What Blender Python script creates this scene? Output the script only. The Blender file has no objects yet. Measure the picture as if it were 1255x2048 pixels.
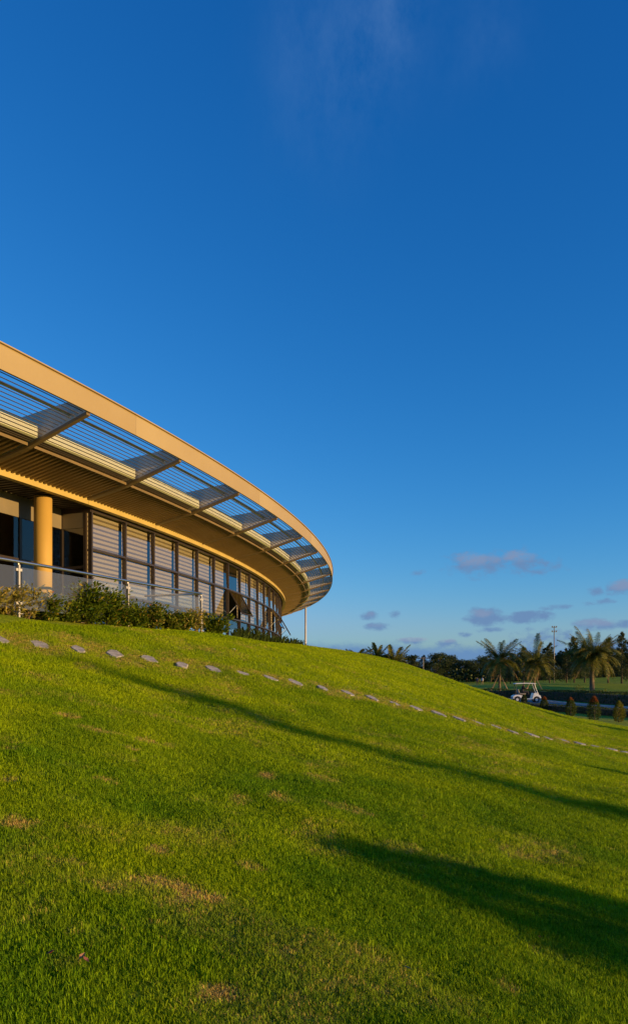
import bpy, math, random
import numpy as np
from mathutils import Vector, Matrix, Euler

random.seed(7); RNG = np.random.default_rng(7)
S = bpy.context.scene; COL = S.collection
R_ = math.radians

# ------------------------------------------------------------------ camera
EYE = 2.4                       # eye height above the low ground (road level = 0)
F_PX, HOR, PW, PH = 1480.0, 1350.0, 1255.0, 2048.0
cam = bpy.data.cameras.new('camera'); cam_o = bpy.data.objects.new('camera', cam); COL.objects.link(cam_o)
cam_o.location = (0, 0, EYE); cam_o.rotation_euler = (R_(90), 0, 0)
cam.sensor_fit = 'VERTICAL'; cam.sensor_height = 36.0; cam.lens = 36.0*F_PX/PH
cam.shift_y = (HOR-PH/2)/PH
cam.clip_start = 0.05; cam.clip_end = 6000
S.camera = cam_o
S.render.resolution_x = 627; S.render.resolution_y = 1024

# ------------------------------------------------------------------ sun, sky, exposure
SUN_EL, SUN_AZ = R_(6.9), R_(114.5)          # azimuth clockwise from +Y: low sun at the right, a little behind
to_sun = Vector((math.sin(SUN_AZ)*math.cos(SUN_EL), math.cos(SUN_AZ)*math.cos(SUN_EL), math.sin(SUN_EL)))
sl = bpy.data.lights.new('sun', 'SUN'); sl.energy = 4.5; sl.angle = R_(0.55); sl.color = (1.0, 0.65, 0.25)
so = bpy.data.objects.new('sun', sl); COL.objects.link(so)
so.rotation_euler = to_sun.to_track_quat('Z', 'Y').to_euler(); so.location = to_sun*60
vs = S.view_settings; vs.view_transform = 'Standard'; vs.look = 'None'; vs.gamma = 1.0; vs.exposure = 0.45
vs.use_curve_mapping = False
SKY_STRENGTH = 0.107/2**0.45

def build_world():
    w = bpy.data.worlds.new('World'); S.world = w; w.use_nodes = True
    w.cycles.sampling_method = 'MANUAL'; w.cycles.sample_map_resolution = 512
    nt = w.node_tree; N = nt.nodes; L = nt.links; N.clear()
    out = N.new('ShaderNodeOutputWorld'); bg = N.new('ShaderNodeBackground'); bg.inputs[1].default_value = SKY_STRENGTH
    L.new(bg.outputs[0], out.inputs[0])
    sky = N.new('ShaderNodeTexSky'); sky.sky_type = 'NISHITA'; sky.sun_disc = False
    sky.sun_elevation = SUN_EL; sky.sun_rotation = SUN_AZ
    sky.altitude = 0; sky.air_density = 1.0; sky.dust_density = 0.25; sky.ozone_density = 3.0
    def M(op, a, b=None, c=None):
        n = N.new('ShaderNodeMath'); n.operation = op
        for i, v in enumerate((a, b, c)):
            if v is None: continue
            if isinstance(v, (int, float)): n.inputs[i].default_value = v
            else: L.new(v, n.inputs[i])
        return n.outputs[0]
    def MIX(f, a, b):
        n = N.new('ShaderNodeMix'); n.data_type = 'RGBA'
        for s, v in ((n.inputs[0], f), (n.inputs[6], a), (n.inputs[7], b)):
            if isinstance(v, (int, float)): s.default_value = v
            elif isinstance(v, tuple): s.default_value = (*v, 1)
            else: L.new(v, s)
        return n.outputs[2]
    # one even colour correction of the whole sky (per-channel gamma and gain: a clean, deep evening blue)
    sp = N.new('ShaderNodeSeparateColor'); L.new(sky.outputs[0], sp.inputs[0])
    cb = N.new('ShaderNodeCombineColor')
    for i, (g, k, cap) in enumerate(((1.95, 0.67, 1.95), (1.06, 1.48, 2.75), (0.81, 2.80, 3.15))):
        L.new(M('MULTIPLY', M('POWER', M('SMOOTH_MIN', sp.outputs[i], cap, .5), g), k), cb.inputs[i])
    col = cb.outputs[0]
    tc = N.new('ShaderNodeTexCoord'); sx = N.new('ShaderNodeSeparateXYZ'); L.new(tc.outputs['Generated'], sx.inputs[0])
    az = M('ARCTAN2', sx.outputs[0], sx.outputs[1]); el = M('ARCSINE', sx.outputs[2])
    def noise(scale, detail, stretch=(1, 1, 1), off=(0, 0, 0), rough=0.55):
        mp = N.new('ShaderNodeMapping'); mp.inputs[3].default_value = stretch; mp.inputs[1].default_value = off
        L.new(tc.outputs['Generated'], mp.inputs[0])
        n = N.new('ShaderNodeTexNoise'); n.inputs['Scale'].default_value = scale; n.inputs['Detail'].default_value = detail
        n.inputs['Roughness'].default_value = rough
        L.new(mp.outputs[0], n.inputs[0]); return n.outputs[0]
    k = 10.0
    def C(r, g, b):                                   # sRGB 0-255 as it should show -> emission before strength
        f = lambda c: (c/255/12.92 if c/255 <= 0.04045 else ((c/255+0.055)/1.055)**2.4)
        return (f(r)*k, f(g)*k, f(b)*k)
    n1 = noise(46, 5, (1, 1, 1.7), (0, 0, 0), .62)
    nz = M('SUBTRACT', n1, 0.5)
    cv = N.new('ShaderNodeCombineXYZ'); L.new(az, cv.inputs[0]); L.new(el, cv.inputs[1]); P = cv.outputs[0]
    def field(items, gain=2.6, pad=1.35):
        """union of soft ellipses (az, el), ragged by one shared noise; returns opacity"""
        acc = None
        for x, y, hw, hh, op in items:
            a0 = math.atan((x-627.5)/F_PX); e0 = math.atan((HOR-y)/F_PX*math.cos(a0)); sx1, sy1 = F_PX/(pad*hw), F_PX/(pad*hh)
            q = N.new('ShaderNodeVectorMath'); q.operation = 'MULTIPLY_ADD'; L.new(P, q.inputs[0]); q.inputs[1].default_value = (sx1, sy1, 0); q.inputs[2].default_value = (-a0*sx1, -e0*sy1, 0)
            d = N.new('ShaderNodeVectorMath'); d.operation = 'DOT_PRODUCT'; L.new(q.outputs[0], d.inputs[0]); L.new(q.outputs[0], d.inputs[1])
            w_ = M('MULTIPLY_ADD', d.outputs['Value'], -op, op)
            acc = w_ if acc is None else M('MAXIMUM', acc, w_)
        v = M('MULTIPLY_ADD', nz, gain, acc)
        v = M('MULTIPLY', v, M('GREATER_THAN', acc, -0.6))
        m = N.new('ShaderNodeMapRange'); m.interpolation_type = 'SMOOTHSTEP'; m.inputs[1].default_value = .05; m.inputs[2].default_value = 1.05; L.new(v, m.inputs[0])
        return m.outputs[0]
    # low bank of cloud over the sea, all the way round
    bt = M('MULTIPLY_ADD', nz, .02, M('MULTIPLY_ADD', M('SUBTRACT', noise(6, 2, (1, 1, 2)), 0.5), 0.02, .043))
    mb = N.new('ShaderNodeMapRange'); mb.interpolation_type = 'SMOOTHSTEP'
    L.new(M('SUBTRACT', bt, el), mb.inputs[0]); mb.inputs[1].default_value = -0.004; mb.inputs[2].default_value = 0.014; mb.inputs[4].default_value = 0.95
    col = MIX(mb.outputs[0], col, C(98, 136, 182))
    body = [(1110, 1276, 74, 18, .6), (1215, 1290, 64, 20, .55), (940, 1130, 42, 24, .72), (985, 1126, 46, 22, .66), (1035, 1122, 50, 22, .70), (1078, 1130, 34, 16, .55), (1000, 1138, 90, 12, .55), (836, 1146, 13, 6, .5),
            (741, 1232, 19, 9, .9), (753, 1254, 24, 9, .9), (789, 1230, 12, 7, .6), (968, 1235, 34, 16, 1.15), (1056, 1234, 44, 11, 1.15), (1110, 1215, 26, 5, .7),
            (978, 1260, 24, 5, .75), (928, 1269, 13, 5, .7), (830, 1283, 32, 7, .8), (895, 1286, 26, 7, .7), (1190, 1183, 14, 9, .7), (1240, 1177, 24, 15, 1.0),
            (1176, 1205, 13, 5, .65), (1212, 1203, 18, 6, .8), (1192, 1250, 42, 12, .85), (1246, 1248, 24, 8, .8)]
    col = MIX(M('MULTIPLY', field(body), .92), col, C(102, 134, 176))
    tops = [(945, 1118, 30, 12, .75), (985, 1116, 22, 9, .5), (1035, 1112, 34, 10, .75), (962, 1227, 22, 7, .8), (1242, 1171, 20, 10, 1.0), (828, 1279, 28, 4, 1.4), (895, 1281, 18, 4, .8), (1192, 1245, 34, 7, .9), (741, 1229, 12, 5, .5), (753, 1251, 16, 4, .5)]
    col = MIX(M('MULTIPLY', field(tops, 2.2), .34), col, C(152, 157, 179))
    # thin high wisps
    wn = noise(9, 6, (1.7, 1.7, .5), (3, 1, 0), .68)
    acc = None
    for x, y, hw, hh, op in ((720, 100, 70, 130, .8), (785, 20, 60, 130, 1.0), (605, 60, 80, 130, .6), (965, 60, 90, 120, .45), (640, 240, 120, 140, .35)):
        a0 = math.atan((x-627.5)/F_PX); e0 = math.atan((HOR-y)/F_PX*math.cos(a0)); sx1, sy1 = F_PX/hw, F_PX/(hh*.62)
        q = N.new('ShaderNodeVectorMath'); q.operation = 'MULTIPLY_ADD'; L.new(P, q.inputs[0]); q.inputs[1].default_value = (sx1, sy1, 0); q.inputs[2].default_value = (-a0*sx1, -e0*sy1, 0)
        d = N.new('ShaderNodeVectorMath'); d.operation = 'DOT_PRODUCT'; L.new(q.outputs[0], d.inputs[0]); L.new(q.outputs[0], d.inputs[1])
        w_ = M('MULTIPLY', M('EXPONENT', M('MULTIPLY', d.outputs['Value'], -1.0)), op)
        acc = w_ if acc is None else M('ADD', acc, w_)
    mr = N.new('ShaderNodeMapRange'); mr.inputs[1].default_value = .38; mr.inputs[2].default_value = .78; L.new(wn, mr.inputs[0])
    col = MIX(M('MULTIPLY', M('MULTIPLY', acc, mr.outputs[0]), .27), col, C(104, 142, 192))
    L.new(col, bg.inputs[0])
build_world()

# ------------------------------------------------------------------ helpers
def link(o, parent=None):
    COL.objects.link(o)
    if parent is not None: o.parent = parent
    return o
def mesh_obj(name, me, parent=None, loc=(0, 0, 0), rot=(0, 0, 0), scale=None):
    o = bpy.data.objects.new(name, me); o.location = loc; o.rotation_euler = rot
    if scale is not None: o.scale = scale if hasattr(scale, '__len__') else (scale,)*3
    return link(o, parent)
def tag(o, label, cat, group=None, kind=None):
    o['label'] = label; o['category'] = cat
    if group: o['group'] = group
    if kind: o['kind'] = kind
    return o
def thing(name, label, cat, loc=(0, 0, 0), rz=0, group=None, scale=1.0):
    o = bpy.data.objects.new(name, None); o.location = loc; o.rotation_euler = (0, 0, rz); o.scale = (scale,)*3
    o.empty_display_size = .2
    link(o); return tag(o, label, cat, group)
def children(o): return [c for c in bpy.data.objects if c.parent is o]
def copy_tree(root, loc, rz=0, scale=None, label=None, group=None):
    r = root.copy(); COL.objects.link(r); r.location = loc; r.rotation_euler = (0, 0, rz)
    if scale is not None: r.scale = scale if hasattr(scale, '__len__') else (scale,)*3
    if label: r['label'] = label
    if group: r['group'] = group
    for c in KIDS.get(root.name) or KIDS.setdefault(root.name, children(root)):
        d = c.copy(); COL.objects.link(d); d.parent = r
        for e in KIDS.get(c.name) if c.name in KIDS else KIDS.setdefault(c.name, children(c)):
            g = e.copy(); COL.objects.link(g); g.parent = d
    return r
KIDS = {}

class MB:
    """collects faces; build() links them as ONE mesh"""
    def __init__(s): s.v = []; s.f = []; s.m = []
    def add(s, vs_, fs, mi=0):
        b = len(s.v); s.v += [tuple(p) for p in vs_]; s.f += [tuple(i+b for i in q) for q in fs]; s.m += [mi]*len(fs)
    def hexa(s, p, mi=0):     # 0-3 bottom ring, 4-7 top ring
        s.add(p, [(3, 2, 1, 0), (4, 5, 6, 7), (0, 1, 5, 4), (1, 2, 6, 5), (2, 3, 7, 6), (3, 0, 4, 7)], mi)
    def box(s, a, b, mi=0):
        x0, y0, z0 = a; x1, y1, z1 = b
        s.hexa([(x0, y0, z0), (x1, y0, z0), (x1, y1, z0), (x0, y1, z0), (x0, y0, z1), (x1, y0, z1), (x1, y1, z1), (x0, y1, z1)], mi)
    def tube(s, pts, rad, n=8, cap=True, mi=0, flat=1.0):
        pts = [Vector(p) for p in pts]; rad = rad if hasattr(rad, '__len__') else [rad]*len(pts)
        vs_, fs = [], []; up = Vector((0, 0, 1)); last = None
        for i, p in enumerate(pts):
            t = (pts[min(i+1, len(pts)-1)]-pts[max(i-1, 0)]).normalized()
            if last is None:
                a = t.cross(up) if abs(t.z) < .95 else t.cross(Vector((1, 0, 0)))
            else: a = last-t*last.dot(t)
            a.normalize(); last = a; b = a.cross(t)
            for k in range(n):
                q = 2*math.pi*k/n; vs_.append(p+(a*math.cos(q)+b*math.sin(q)*flat)*rad[i])
        for i in range(len(pts)-1):
            for k in range(n):
                fs.append((i*n+k, i*n+(k+1) % n, (i+1)*n+(k+1) % n, (i+1)*n+k))
        if cap: fs += [tuple(range(n-1, -1, -1)), tuple(range((len(pts)-1)*n, len(pts)*n))]
        s.add(vs_, fs, mi)
    def sweep(s, prof, t0, t1, n, closed=True, mi=0, z=0.0):   # ring sweep of (r,h) profile about the origin
        P = len(prof); vs_ = []; fs = []
        for i in range(n+1):
            t = t0+(t1-t0)*i/n; c, q = math.cos(t), math.sin(t)
            vs_ += [(r*c, r*q, h+z) for r, h in prof]
        for i in range(n):
            for k in range(P if closed else P-1):
                k2 = (k+1) % P; fs.append((i*P+k, i*P+k2, (i+1)*P+k2, (i+1)*P+k))
        if closed: fs += [tuple(range(P-1, -1, -1)), tuple(range(n*P, (n+1)*P))]
        s.add(vs_, fs, mi)
    def mesh(s, name, mats, smooth=False):
        me = bpy.data.meshes.new(name); me.from_pydata(s.v, [], s.f)
        for m in (mats if isinstance(mats, (list, tuple)) else [mats]): me.materials.append(m)
        if any(s.m): me.polygons.foreach_set('material_index', s.m)
        if smooth: me.polygons.foreach_set('use_smooth', [True]*len(me.polygons))
        me.update(); return me
    def build(s, name, mats, parent=None, smooth=False, **kw):
        return mesh_obj(name, s.mesh(name, mats, smooth), parent, **kw)

def fix_normals(me):
    import bmesh
    b = bmesh.new(); b.from_mesh(me); bmesh.ops.recalc_face_normals(b, faces=b.faces); b.to_mesh(me); b.free()

# ------------------------------------------------------------------ materials
def base_mat(name):
    m = bpy.data.materials.new(name); m.use_nodes = True; nt = m.node_tree
    return m, nt, nt.nodes, nt.links, nt.nodes['Principled BSDF']
def pm(name, c1, c2=None, scale=4.0, rough=.6, metal=0.0, spec=.5, bump=0.0, bscale=None, coord='Object', detail=4, stretch=(1, 1, 1), rvar=0.0, lo=.35, hi=.65):
    m, nt, N, L, B = base_mat(name)
    B.inputs['Roughness'].default_value = rough; B.inputs['Metallic'].default_value = metal; B.inputs['Specular IOR Level'].default_value = spec
    c2 = c2 or tuple(x*.8 for x in c1)
    tc = N.new('ShaderNodeTexCoord'); mp = N.new('ShaderNodeMapping'); mp.inputs[3].default_value = stretch
    L.new(tc.outputs[coord], mp.inputs[0])
    n = N.new('ShaderNodeTexNoise'); n.inputs['Scale'].default_value = scale; n.inputs['Detail'].default_value = detail; L.new(mp.outputs[0], n.inputs[0])
    r = N.new('ShaderNodeMapRange'); r.inputs[1].default_value = lo; r.inputs[2].default_value = hi; L.new(n.outputs[0], r.inputs[0])
    x = N.new('ShaderNodeMix'); x.data_type = 'RGBA'; x.inputs[6].default_value = (*c1, 1); x.inputs[7].default_value = (*c2, 1); L.new(r.outputs[0], x.inputs[0])
    L.new(x.outputs[2], B.inputs['Base Color'])
    if rvar:
        rr = N.new('ShaderNodeMapRange'); rr.inputs[3].default_value = rough-rvar; rr.inputs[4].default_value = rough+rvar
        L.new(n.outputs[0], rr.inputs[0]); L.new(rr.outputs[0], B.inputs['Roughness'])
    if bump:
        b = N.new('ShaderNodeBump'); b.inputs['Strength'].default_value = bump; b.inputs['Distance'].default_value = .02
        n2 = N.new('ShaderNodeTexNoise'); n2.inputs['Scale'].default_value = bscale or scale*6; n2.inputs['Detail'].default_value = 4; L.new(mp.outputs[0], n2.inputs[0])
        L.new(n2.outputs[0], b.inputs['Height']); L.new(b.outputs[0], B.inputs['Normal'])
    return m
def leaf_mat(name, c1, c2, c3=None, trans=.35, rough=.45, instancer=False, pscale=3.0):
    """leaves: colour varies per leaf island and in clumps; some light passes through"""
    m, nt, N, L, B = base_mat(name)
    g = N.new('ShaderNodeNewGeometry')
    ramp = N.new('ShaderNodeValToRGB'); e = ramp.color_ramp.elements
    e[0].color = (*c1, 1); e[1].color = (*c2, 1)
    if c3: q = ramp.color_ramp.elements.new(.93); q.color = (*c2, 1); e[len(e)-1].color = (*c3, 1)
    L.new(g.outputs['Random Per Island'], ramp.inputs[0])
    tc = N.new('ShaderNodeTexCoord'); n = N.new('ShaderNodeTexNoise'); n.inputs['Scale'].default_value = pscale; n.inputs['Detail'].default_value = 2
    L.new(tc.outputs['Object'], n.inputs[0])
    hs = N.new('ShaderNodeHueSaturation'); mr = N.new('ShaderNodeMapRange'); mr.inputs[1].default_value = .3; mr.inputs[2].default_value = .7
    mr.inputs[3].default_value = .65; mr.inputs[4].default_value = 1.3; L.new(n.outputs[0], mr.inputs[0]); L.new(mr.outputs[0], hs.inputs['Value']); L.new(ramp.outputs[0], hs.inputs['Color'])
    L.new(hs.outputs[0], B.inputs['Base Color']); B.inputs['Roughness'].default_value = rough; B.inputs['Specular IOR Level'].default_value = .18
    t = N.new('ShaderNodeBsdfTranslucent'); L.new(hs.outputs[0], t.inputs[0])
    mx = N.new('ShaderNodeMixShader'); mx.inputs[0].default_value = trans
    out = N['Material Output']; L.new(B.outputs[0], mx.inputs[1]); L.new(t.outputs[0], mx.inputs[2]); L.new(mx.outputs[0], out.inputs[0])
    return m
def glass_mat(name, tint=(.8, .84, .84), refl=(1, 1, 1), ior=1.5, boost=0.0, dust=0.0):
    m, nt, N, L, B = base_mat(name); N.remove(B)
    tr = N.new('ShaderNodeBsdfTransparent'); tr.inputs[0].default_value = (*tint, 1)
    gl = N.new('ShaderNodeBsdfGlossy'); gl.inputs[0].default_value = (*refl, 1); gl.inputs['Roughness'].default_value = 0.0
    fr = N.new('ShaderNodeFresnel'); fr.inputs[0].default_value = ior
    a = N.new('ShaderNodeMath'); a.operation = 'ADD'; a.use_clamp = True; a.inputs[1].default_value = boost; L.new(fr.outputs[0], a.inputs[0])
    ge = N.new('ShaderNodeNewGeometry'); fm = N.new('ShaderNodeMath'); fm.operation = 'SUBTRACT'; fm.inputs[0].default_value = 1.0; L.new(ge.outputs['Backfacing'], fm.inputs[1])
    am = N.new('ShaderNodeMath'); am.operation = 'MULTIPLY'; L.new(a.outputs[0], am.inputs[0]); L.new(fm.outputs[0], am.inputs[1])   # reflect on the entry face only
    mx = N.new('ShaderNodeMixShader'); L.new(am.outputs[0], mx.inputs[0]); L.new(tr.outputs[0], mx.inputs[1]); L.new(gl.outputs[0], mx.inputs[2])
    if dust:
        df = N.new('ShaderNodeBsdfDiffuse'); df.inputs[0].default_value = (.75, .72, .66, 1); m2 = N.new('ShaderNodeMixShader'); m2.inputs[0].default_value = dust
        L.new(mx.outputs[0], m2.inputs[1]); L.new(df.outputs[0], m2.inputs[2]); mx = m2
    L.new(mx.outputs[0], N['Material Output'].inputs[0]); return m

MT = {}
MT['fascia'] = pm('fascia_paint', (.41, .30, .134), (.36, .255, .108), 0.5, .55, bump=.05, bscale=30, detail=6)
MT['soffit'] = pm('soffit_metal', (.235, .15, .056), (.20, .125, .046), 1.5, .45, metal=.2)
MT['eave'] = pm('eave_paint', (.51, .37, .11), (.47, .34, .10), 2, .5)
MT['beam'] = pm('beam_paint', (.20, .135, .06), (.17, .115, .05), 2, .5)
MT['web'] = pm('beam_web_bounce_lit', (.66, .60, .52), (.58, .53, .46), 2, .5)  # beam paint lightened: sky and ground bounce light put into the colour
MT['slat'] = pm('louvre_metal', (.13, .10, .07), (.10, .08, .06), 3, .4, metal=.3)
MT['upstand'] = pm('upstand_paint', (.90, .88, .66), (.86, .83, .60), 1.2, .6)
MT['pipe'] = pm('galvanised', (.62, .63, .64), (.54, .55, .56), 6, .45, metal=.2)
MT['roof'] = pm('roof_sheet', (.35, .34, .32), (.3, .3, .28), 2, .5)
MT['mullion'] = pm('bronze_aluminium', (.085, .060, .042), (.07, .05, .036), 3, .38, metal=.5)
MT['glass'] = glass_mat('window_glass', (.90, .91, .90), (.95, .96, .95), 1.55, .10)
MT['sashglass'] = glass_mat('sash_glass', (.30, .31, .31), (.92, .97, 1.0), 1.55, .10)
MT['doorglass'] = glass_mat('door_glass', (.6, .62, .62), (.85, .88, .9), 1.5, .02)
MT['clear'] = glass_mat('clear_glass', (.93, .96, .95), (1, 1, 1), 1.5, .03, .035)
MT['blind'] = pm('blind_fabric', (.47, .37, .22), (.44, .345, .20), 20, .85, bump=.1, bscale=200)
MT['sheer'] = pm('blind_sheer', (.19, .145, .085), (.17, .13, .076), 20, .85)
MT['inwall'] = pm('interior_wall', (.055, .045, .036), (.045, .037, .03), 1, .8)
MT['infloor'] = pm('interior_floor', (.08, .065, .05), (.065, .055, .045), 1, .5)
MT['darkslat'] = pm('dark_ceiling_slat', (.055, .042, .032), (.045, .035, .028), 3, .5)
MT['column'] = pm('column_render', (.52, .315, .066), (.48, .29, .058), 1.5, .7, bump=.08, bscale=60)
MT['lintel'] = pm('lintel_panel', (.22, .17, .10), (.19, .15, .09), 2, .6)
MT['terrace'] = pm('terrace_stone', (.14, .11, .08), (.11, .09, .06), 3, .8)
MT['steel'] = pm('stainless_steel', (.70, .66, .62), (.62, .59, .55), 12, .30, metal=1.0, rvar=.06)
MT['stone'] = pm('stepping_stone', (.42, .395, .38), (.26, .24, .225), 9, .8, bump=.5, bscale=40)
MT['asphalt'] = pm('asphalt', (.17, .17, .178), (.14, .14, .147), .6, .75, bump=.3, bscale=60, coord='Object')
MT['kerb'] = pm('kerb_concrete', (.55, .54, .52), (.42, .41, .40), 2, .8, bump=.2)
MT['bark'] = pm('bark', (.13, .095, .065), (.075, .055, .04), 7, .9, bump=.7, bscale=20, stretch=(1, 1, .3))
MT['palm_bark'] = pm('palm_bark', (.22, .15, .09), (.12, .085, .055), 5, .9, bump=.8, bscale=14, stretch=(1, 1, 2.5))
MT['stake'] = pm('timber_stake', (.30, .22, .14), (.22, .16, .10), 8, .85, bump=.3, stretch=(1, 1, .2))
MT['twig'] = pm('twig', (.20, .13, .08), (.13, .09, .05), 8, .85)
MT['white'] = pm('white_paint', (.78, .78, .76), (.72, .72, .70), 3, .3)
MT['rubber'] = pm('rubber', (.02, .02, .02), (.028, .028, .028), 10, .75)
MT['black'] = pm('black_plastic', (.03, .03, .032), (.022, .022, .024), 6, .5)
MT['seat'] = pm('seat_vinyl', (.32, .27, .2), (.26, .22, .16), 6, .55)
MT['skin'] = pm('skin', (.36, .22, .15), (.32, .19, .13), 20, .6)
MT['hairm'] = pm('hair', (.02, .015, .012), (.03, .02, .015), 40, .6)
MT['grey_post'] = pm('grey_post_paint', (.60, .58, .56), (.52, .5, .48), 3, .4, metal=.2)
MT['mast'] = pm('weathered_mast', (.26, .235, .22), (.2, .18, .17), 3, .5, metal=.3)
MT['post'] = pm('satin_steel', (.58, .54, .48), (.52, .48, .43), 8, .42, metal=.35)
MT['leaf_hedge'] = leaf_mat('hedge_leaf', (.035, .06, .012), (.10, .14, .025), (.26, .17, .05))
MT['leaf_red'] = leaf_mat('red_tip_leaf', (.24, .06, .02), (.34, .13, .035))
MT['leaf_topiary'] = leaf_mat('topiary_leaf', (.04, .075, .014), (.12, .15, .03), (.2, .14, .04))
MT['leaf_yellow'] = leaf_mat('yellow_leaf', (.14, .15, .02), (.26, .24, .03))
MT['leaf_shrub'] = leaf_mat('shrub_leaf', (.04, .085, .006), (.165, .205, .012), (.50, .34, .05), pscale=4)  # third, yellow colour: sunlit look of some leaves put into the colour
MT['leaf_shrub_y'] = leaf_mat('pale_shrub_leaf', (.20, .19, .03), (.42, .33, .07), (.55, .34, .10), pscale=4)
MT['flower'] = pm('flower_petal', (.72, .16, .05), (.75, .38, .10), 12, .6)
MT['strap'] = leaf_mat('strap_leaf', (.04, .07, .015), (.10, .13, .03))
MT['frond'] = leaf_mat('coconut_frond', (.07, .085, .014), (.21, .195, .03), (.46, .27, .07), trans=.3)
MT['frond_dry'] = leaf_mat('dry_frond', (.34, .20, .08), (.48, .30, .12), trans=.3)
MT['leaf_tree'] = leaf_mat('tree_leaf', (.028, .045, .012), (.08, .10, .022), (.13, .11, .035), trans=.25, pscale=.5)
MT['needle'] = leaf_mat('casuarina_needle', (.03, .048, .018), (.085, .10, .03), (.15, .12, .05), trans=.25, pscale=.5)

# ------------------------------------------------------------------ ground shape
CTRL = []
def pix(px, py, y):   # pixel at a known depth -> X, depth, height relative to the eye
    return ((px-627.5)/F_PX*y, y, (HOR-py)/F_PX*y)
for a in ((0, 1282, 12.2), (298, 1319, 13.5), (592, 1366, 15.1), (788, 1408, 16.3), (1025, 1465, 18.0), (1255, 1507, 20.0),
          (0, 1240, 13.3), (130, 1250, 14.8), (255, 1258, 16.3), (402, 1269, 19.0), (450, 1276, 22.5), (540, 1286, 30), (613, 1298, 37),
          (690, 1308, 37), (800, 1328, 36), (900, 1362, 35), (950, 1382, 34.5), (1000, 1398, 34), (1060, 1417, 33.5), (1127, 1436, 33), (1200, 1455, 32), (1255, 1467, 31)):
    CTRL.append(pix(*a))
CTRL += [(-8.6, 8.7, 1.08), (-7.0, 11.35, 1.08), (-6.3, 12.7, 1.08), (-5.5, 14.1, 1.09), (-4.83, 15.5, 1.09), (-4.15, 17.0, 1.10), (-3.5, 18.4, 1.11), (-2.9, 19.75, 1.12), (-3.2, 22.5, 1.17), (-9, 14, .9), (-7.5, 17, .9), (-6, 20, .9), (0, 0, -1.6), (-4, 4, -.42), (4, 4, -2.15), (0, 8, -1.03), (-6, 0, -.15), (5, 10, -1.85), (-4, 9, .0), (0, -8, -2.1), (7, 0, -2.8), (10, 8, -2.9),
         (12, 16, -2.75), (16, 28, -2.75), (-12, 2, .8), (-12, 14, .9), (-14, -8, .5), (-9, 25, .9), (-6, 35, 1.1), (-5, 45, 1.1), (-20, 20, 1.05), (-30, 40, 1.05), (-30, 5, 1.0),
         (-1, 46, .75), (0, 56, -.9), (5, 45, -.7), (6, 52, -2.0), (9, 44, -1.9), (13, 40, -2.5), (20, 45, -3), (-6, 60, .4), (-5, 75, -1.5), (-20, 70, .9), (2, 68, -2.9), (-30, 90, -1.5), (-5, -25, -2.6), (20, 0, -4), (25, 25, -4), (-30, -25, -1)]
CT = np.array(CTRL)
def _U(r2): return np.where(r2 > 0, r2*np.log(np.maximum(r2, 1e-12)), 0)
def _tps(C):
    n = len(C); d = ((C[:, None, :2]-C[None, :, :2])**2).sum(-1)
    A = np.zeros((n+3, n+3)); A[:n, :n] = _U(d)+np.eye(n)*.6; A[:n, n] = 1; A[:n, n+1:] = C[:, :2]; A[n, :n] = 1; A[n+1:, :n] = C[:, :2].T
    return np.linalg.solve(A, np.concatenate([C[:, 2], [0, 0, 0]]))
TW = _tps(CT)
MOUNDS = [(44, 120, 30, 9, 1.15), (80, 170, 34, 12, 1.9), (20, 190, 40, 14, .9), (-30, 210, 50, 16, 1.2), (70, 122, 14, 6, .5), (110, 160, 40, 15, 1.6), (30, 90, 12, 5, .25)]
def low(x, y):
    z = np.zeros_like(x)
    for mx, my, sx_, sy, h in MOUNDS: z = z+h*np.exp(-((x-mx)/sx_)**2-((y-my)/sy)**2)
    return z
def gh(x, y):
    x = np.asarray(x, float); y = np.asarray(y, float); sh = x.shape; xf = x.ravel(); yf = y.ravel(); out = np.empty_like(xf)
    for i in range(0, len(xf), 20000):
        a, b = xf[i:i+20000], yf[i:i+20000]
        d = (a[:, None]-CT[None, :, 0])**2+(b[:, None]-CT[None, :, 1])**2
        h = _U(d)@TW[:len(CT)]+TW[-3]+TW[-2]*a+TW[-1]*b+EYE
        h = np.minimum(h, 3.75)
        dist = np.hypot(np.maximum(np.abs(a+15)-32, 0), np.maximum(np.abs(b-30)-50, 0))
        h = h-dist*.25
        l = low(a, b); k = .35
        out[i:i+20000] = l+k*np.logaddexp(0, (h-l)/k)-k*np.log(2)*np.exp(-np.abs(h-l))*0
    return out.reshape(sh)
def g1(x, y): return float(gh(np.array([x]), np.array([y]))[0])
def at(px, py, y0=2.0, y1=300, n=6000):
    """where the ray through a photo pixel first meets the ground"""
    ys = np.geomspace(y0, y1, n); xs = (px-627.5)/F_PX*ys; zs = EYE+(HOR-py)/F_PX*ys
    k = np.argmax(gh(xs, ys) > zs)
    return Vector((xs[k], ys[k], float(gh(xs[k:k+1], ys[k:k+1])[0])))
def depth_at(px, y, dz=0.0):
    x = (px-627.5)/F_PX*y; return Vector((x, y, g1(x, y)+dz))

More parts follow.
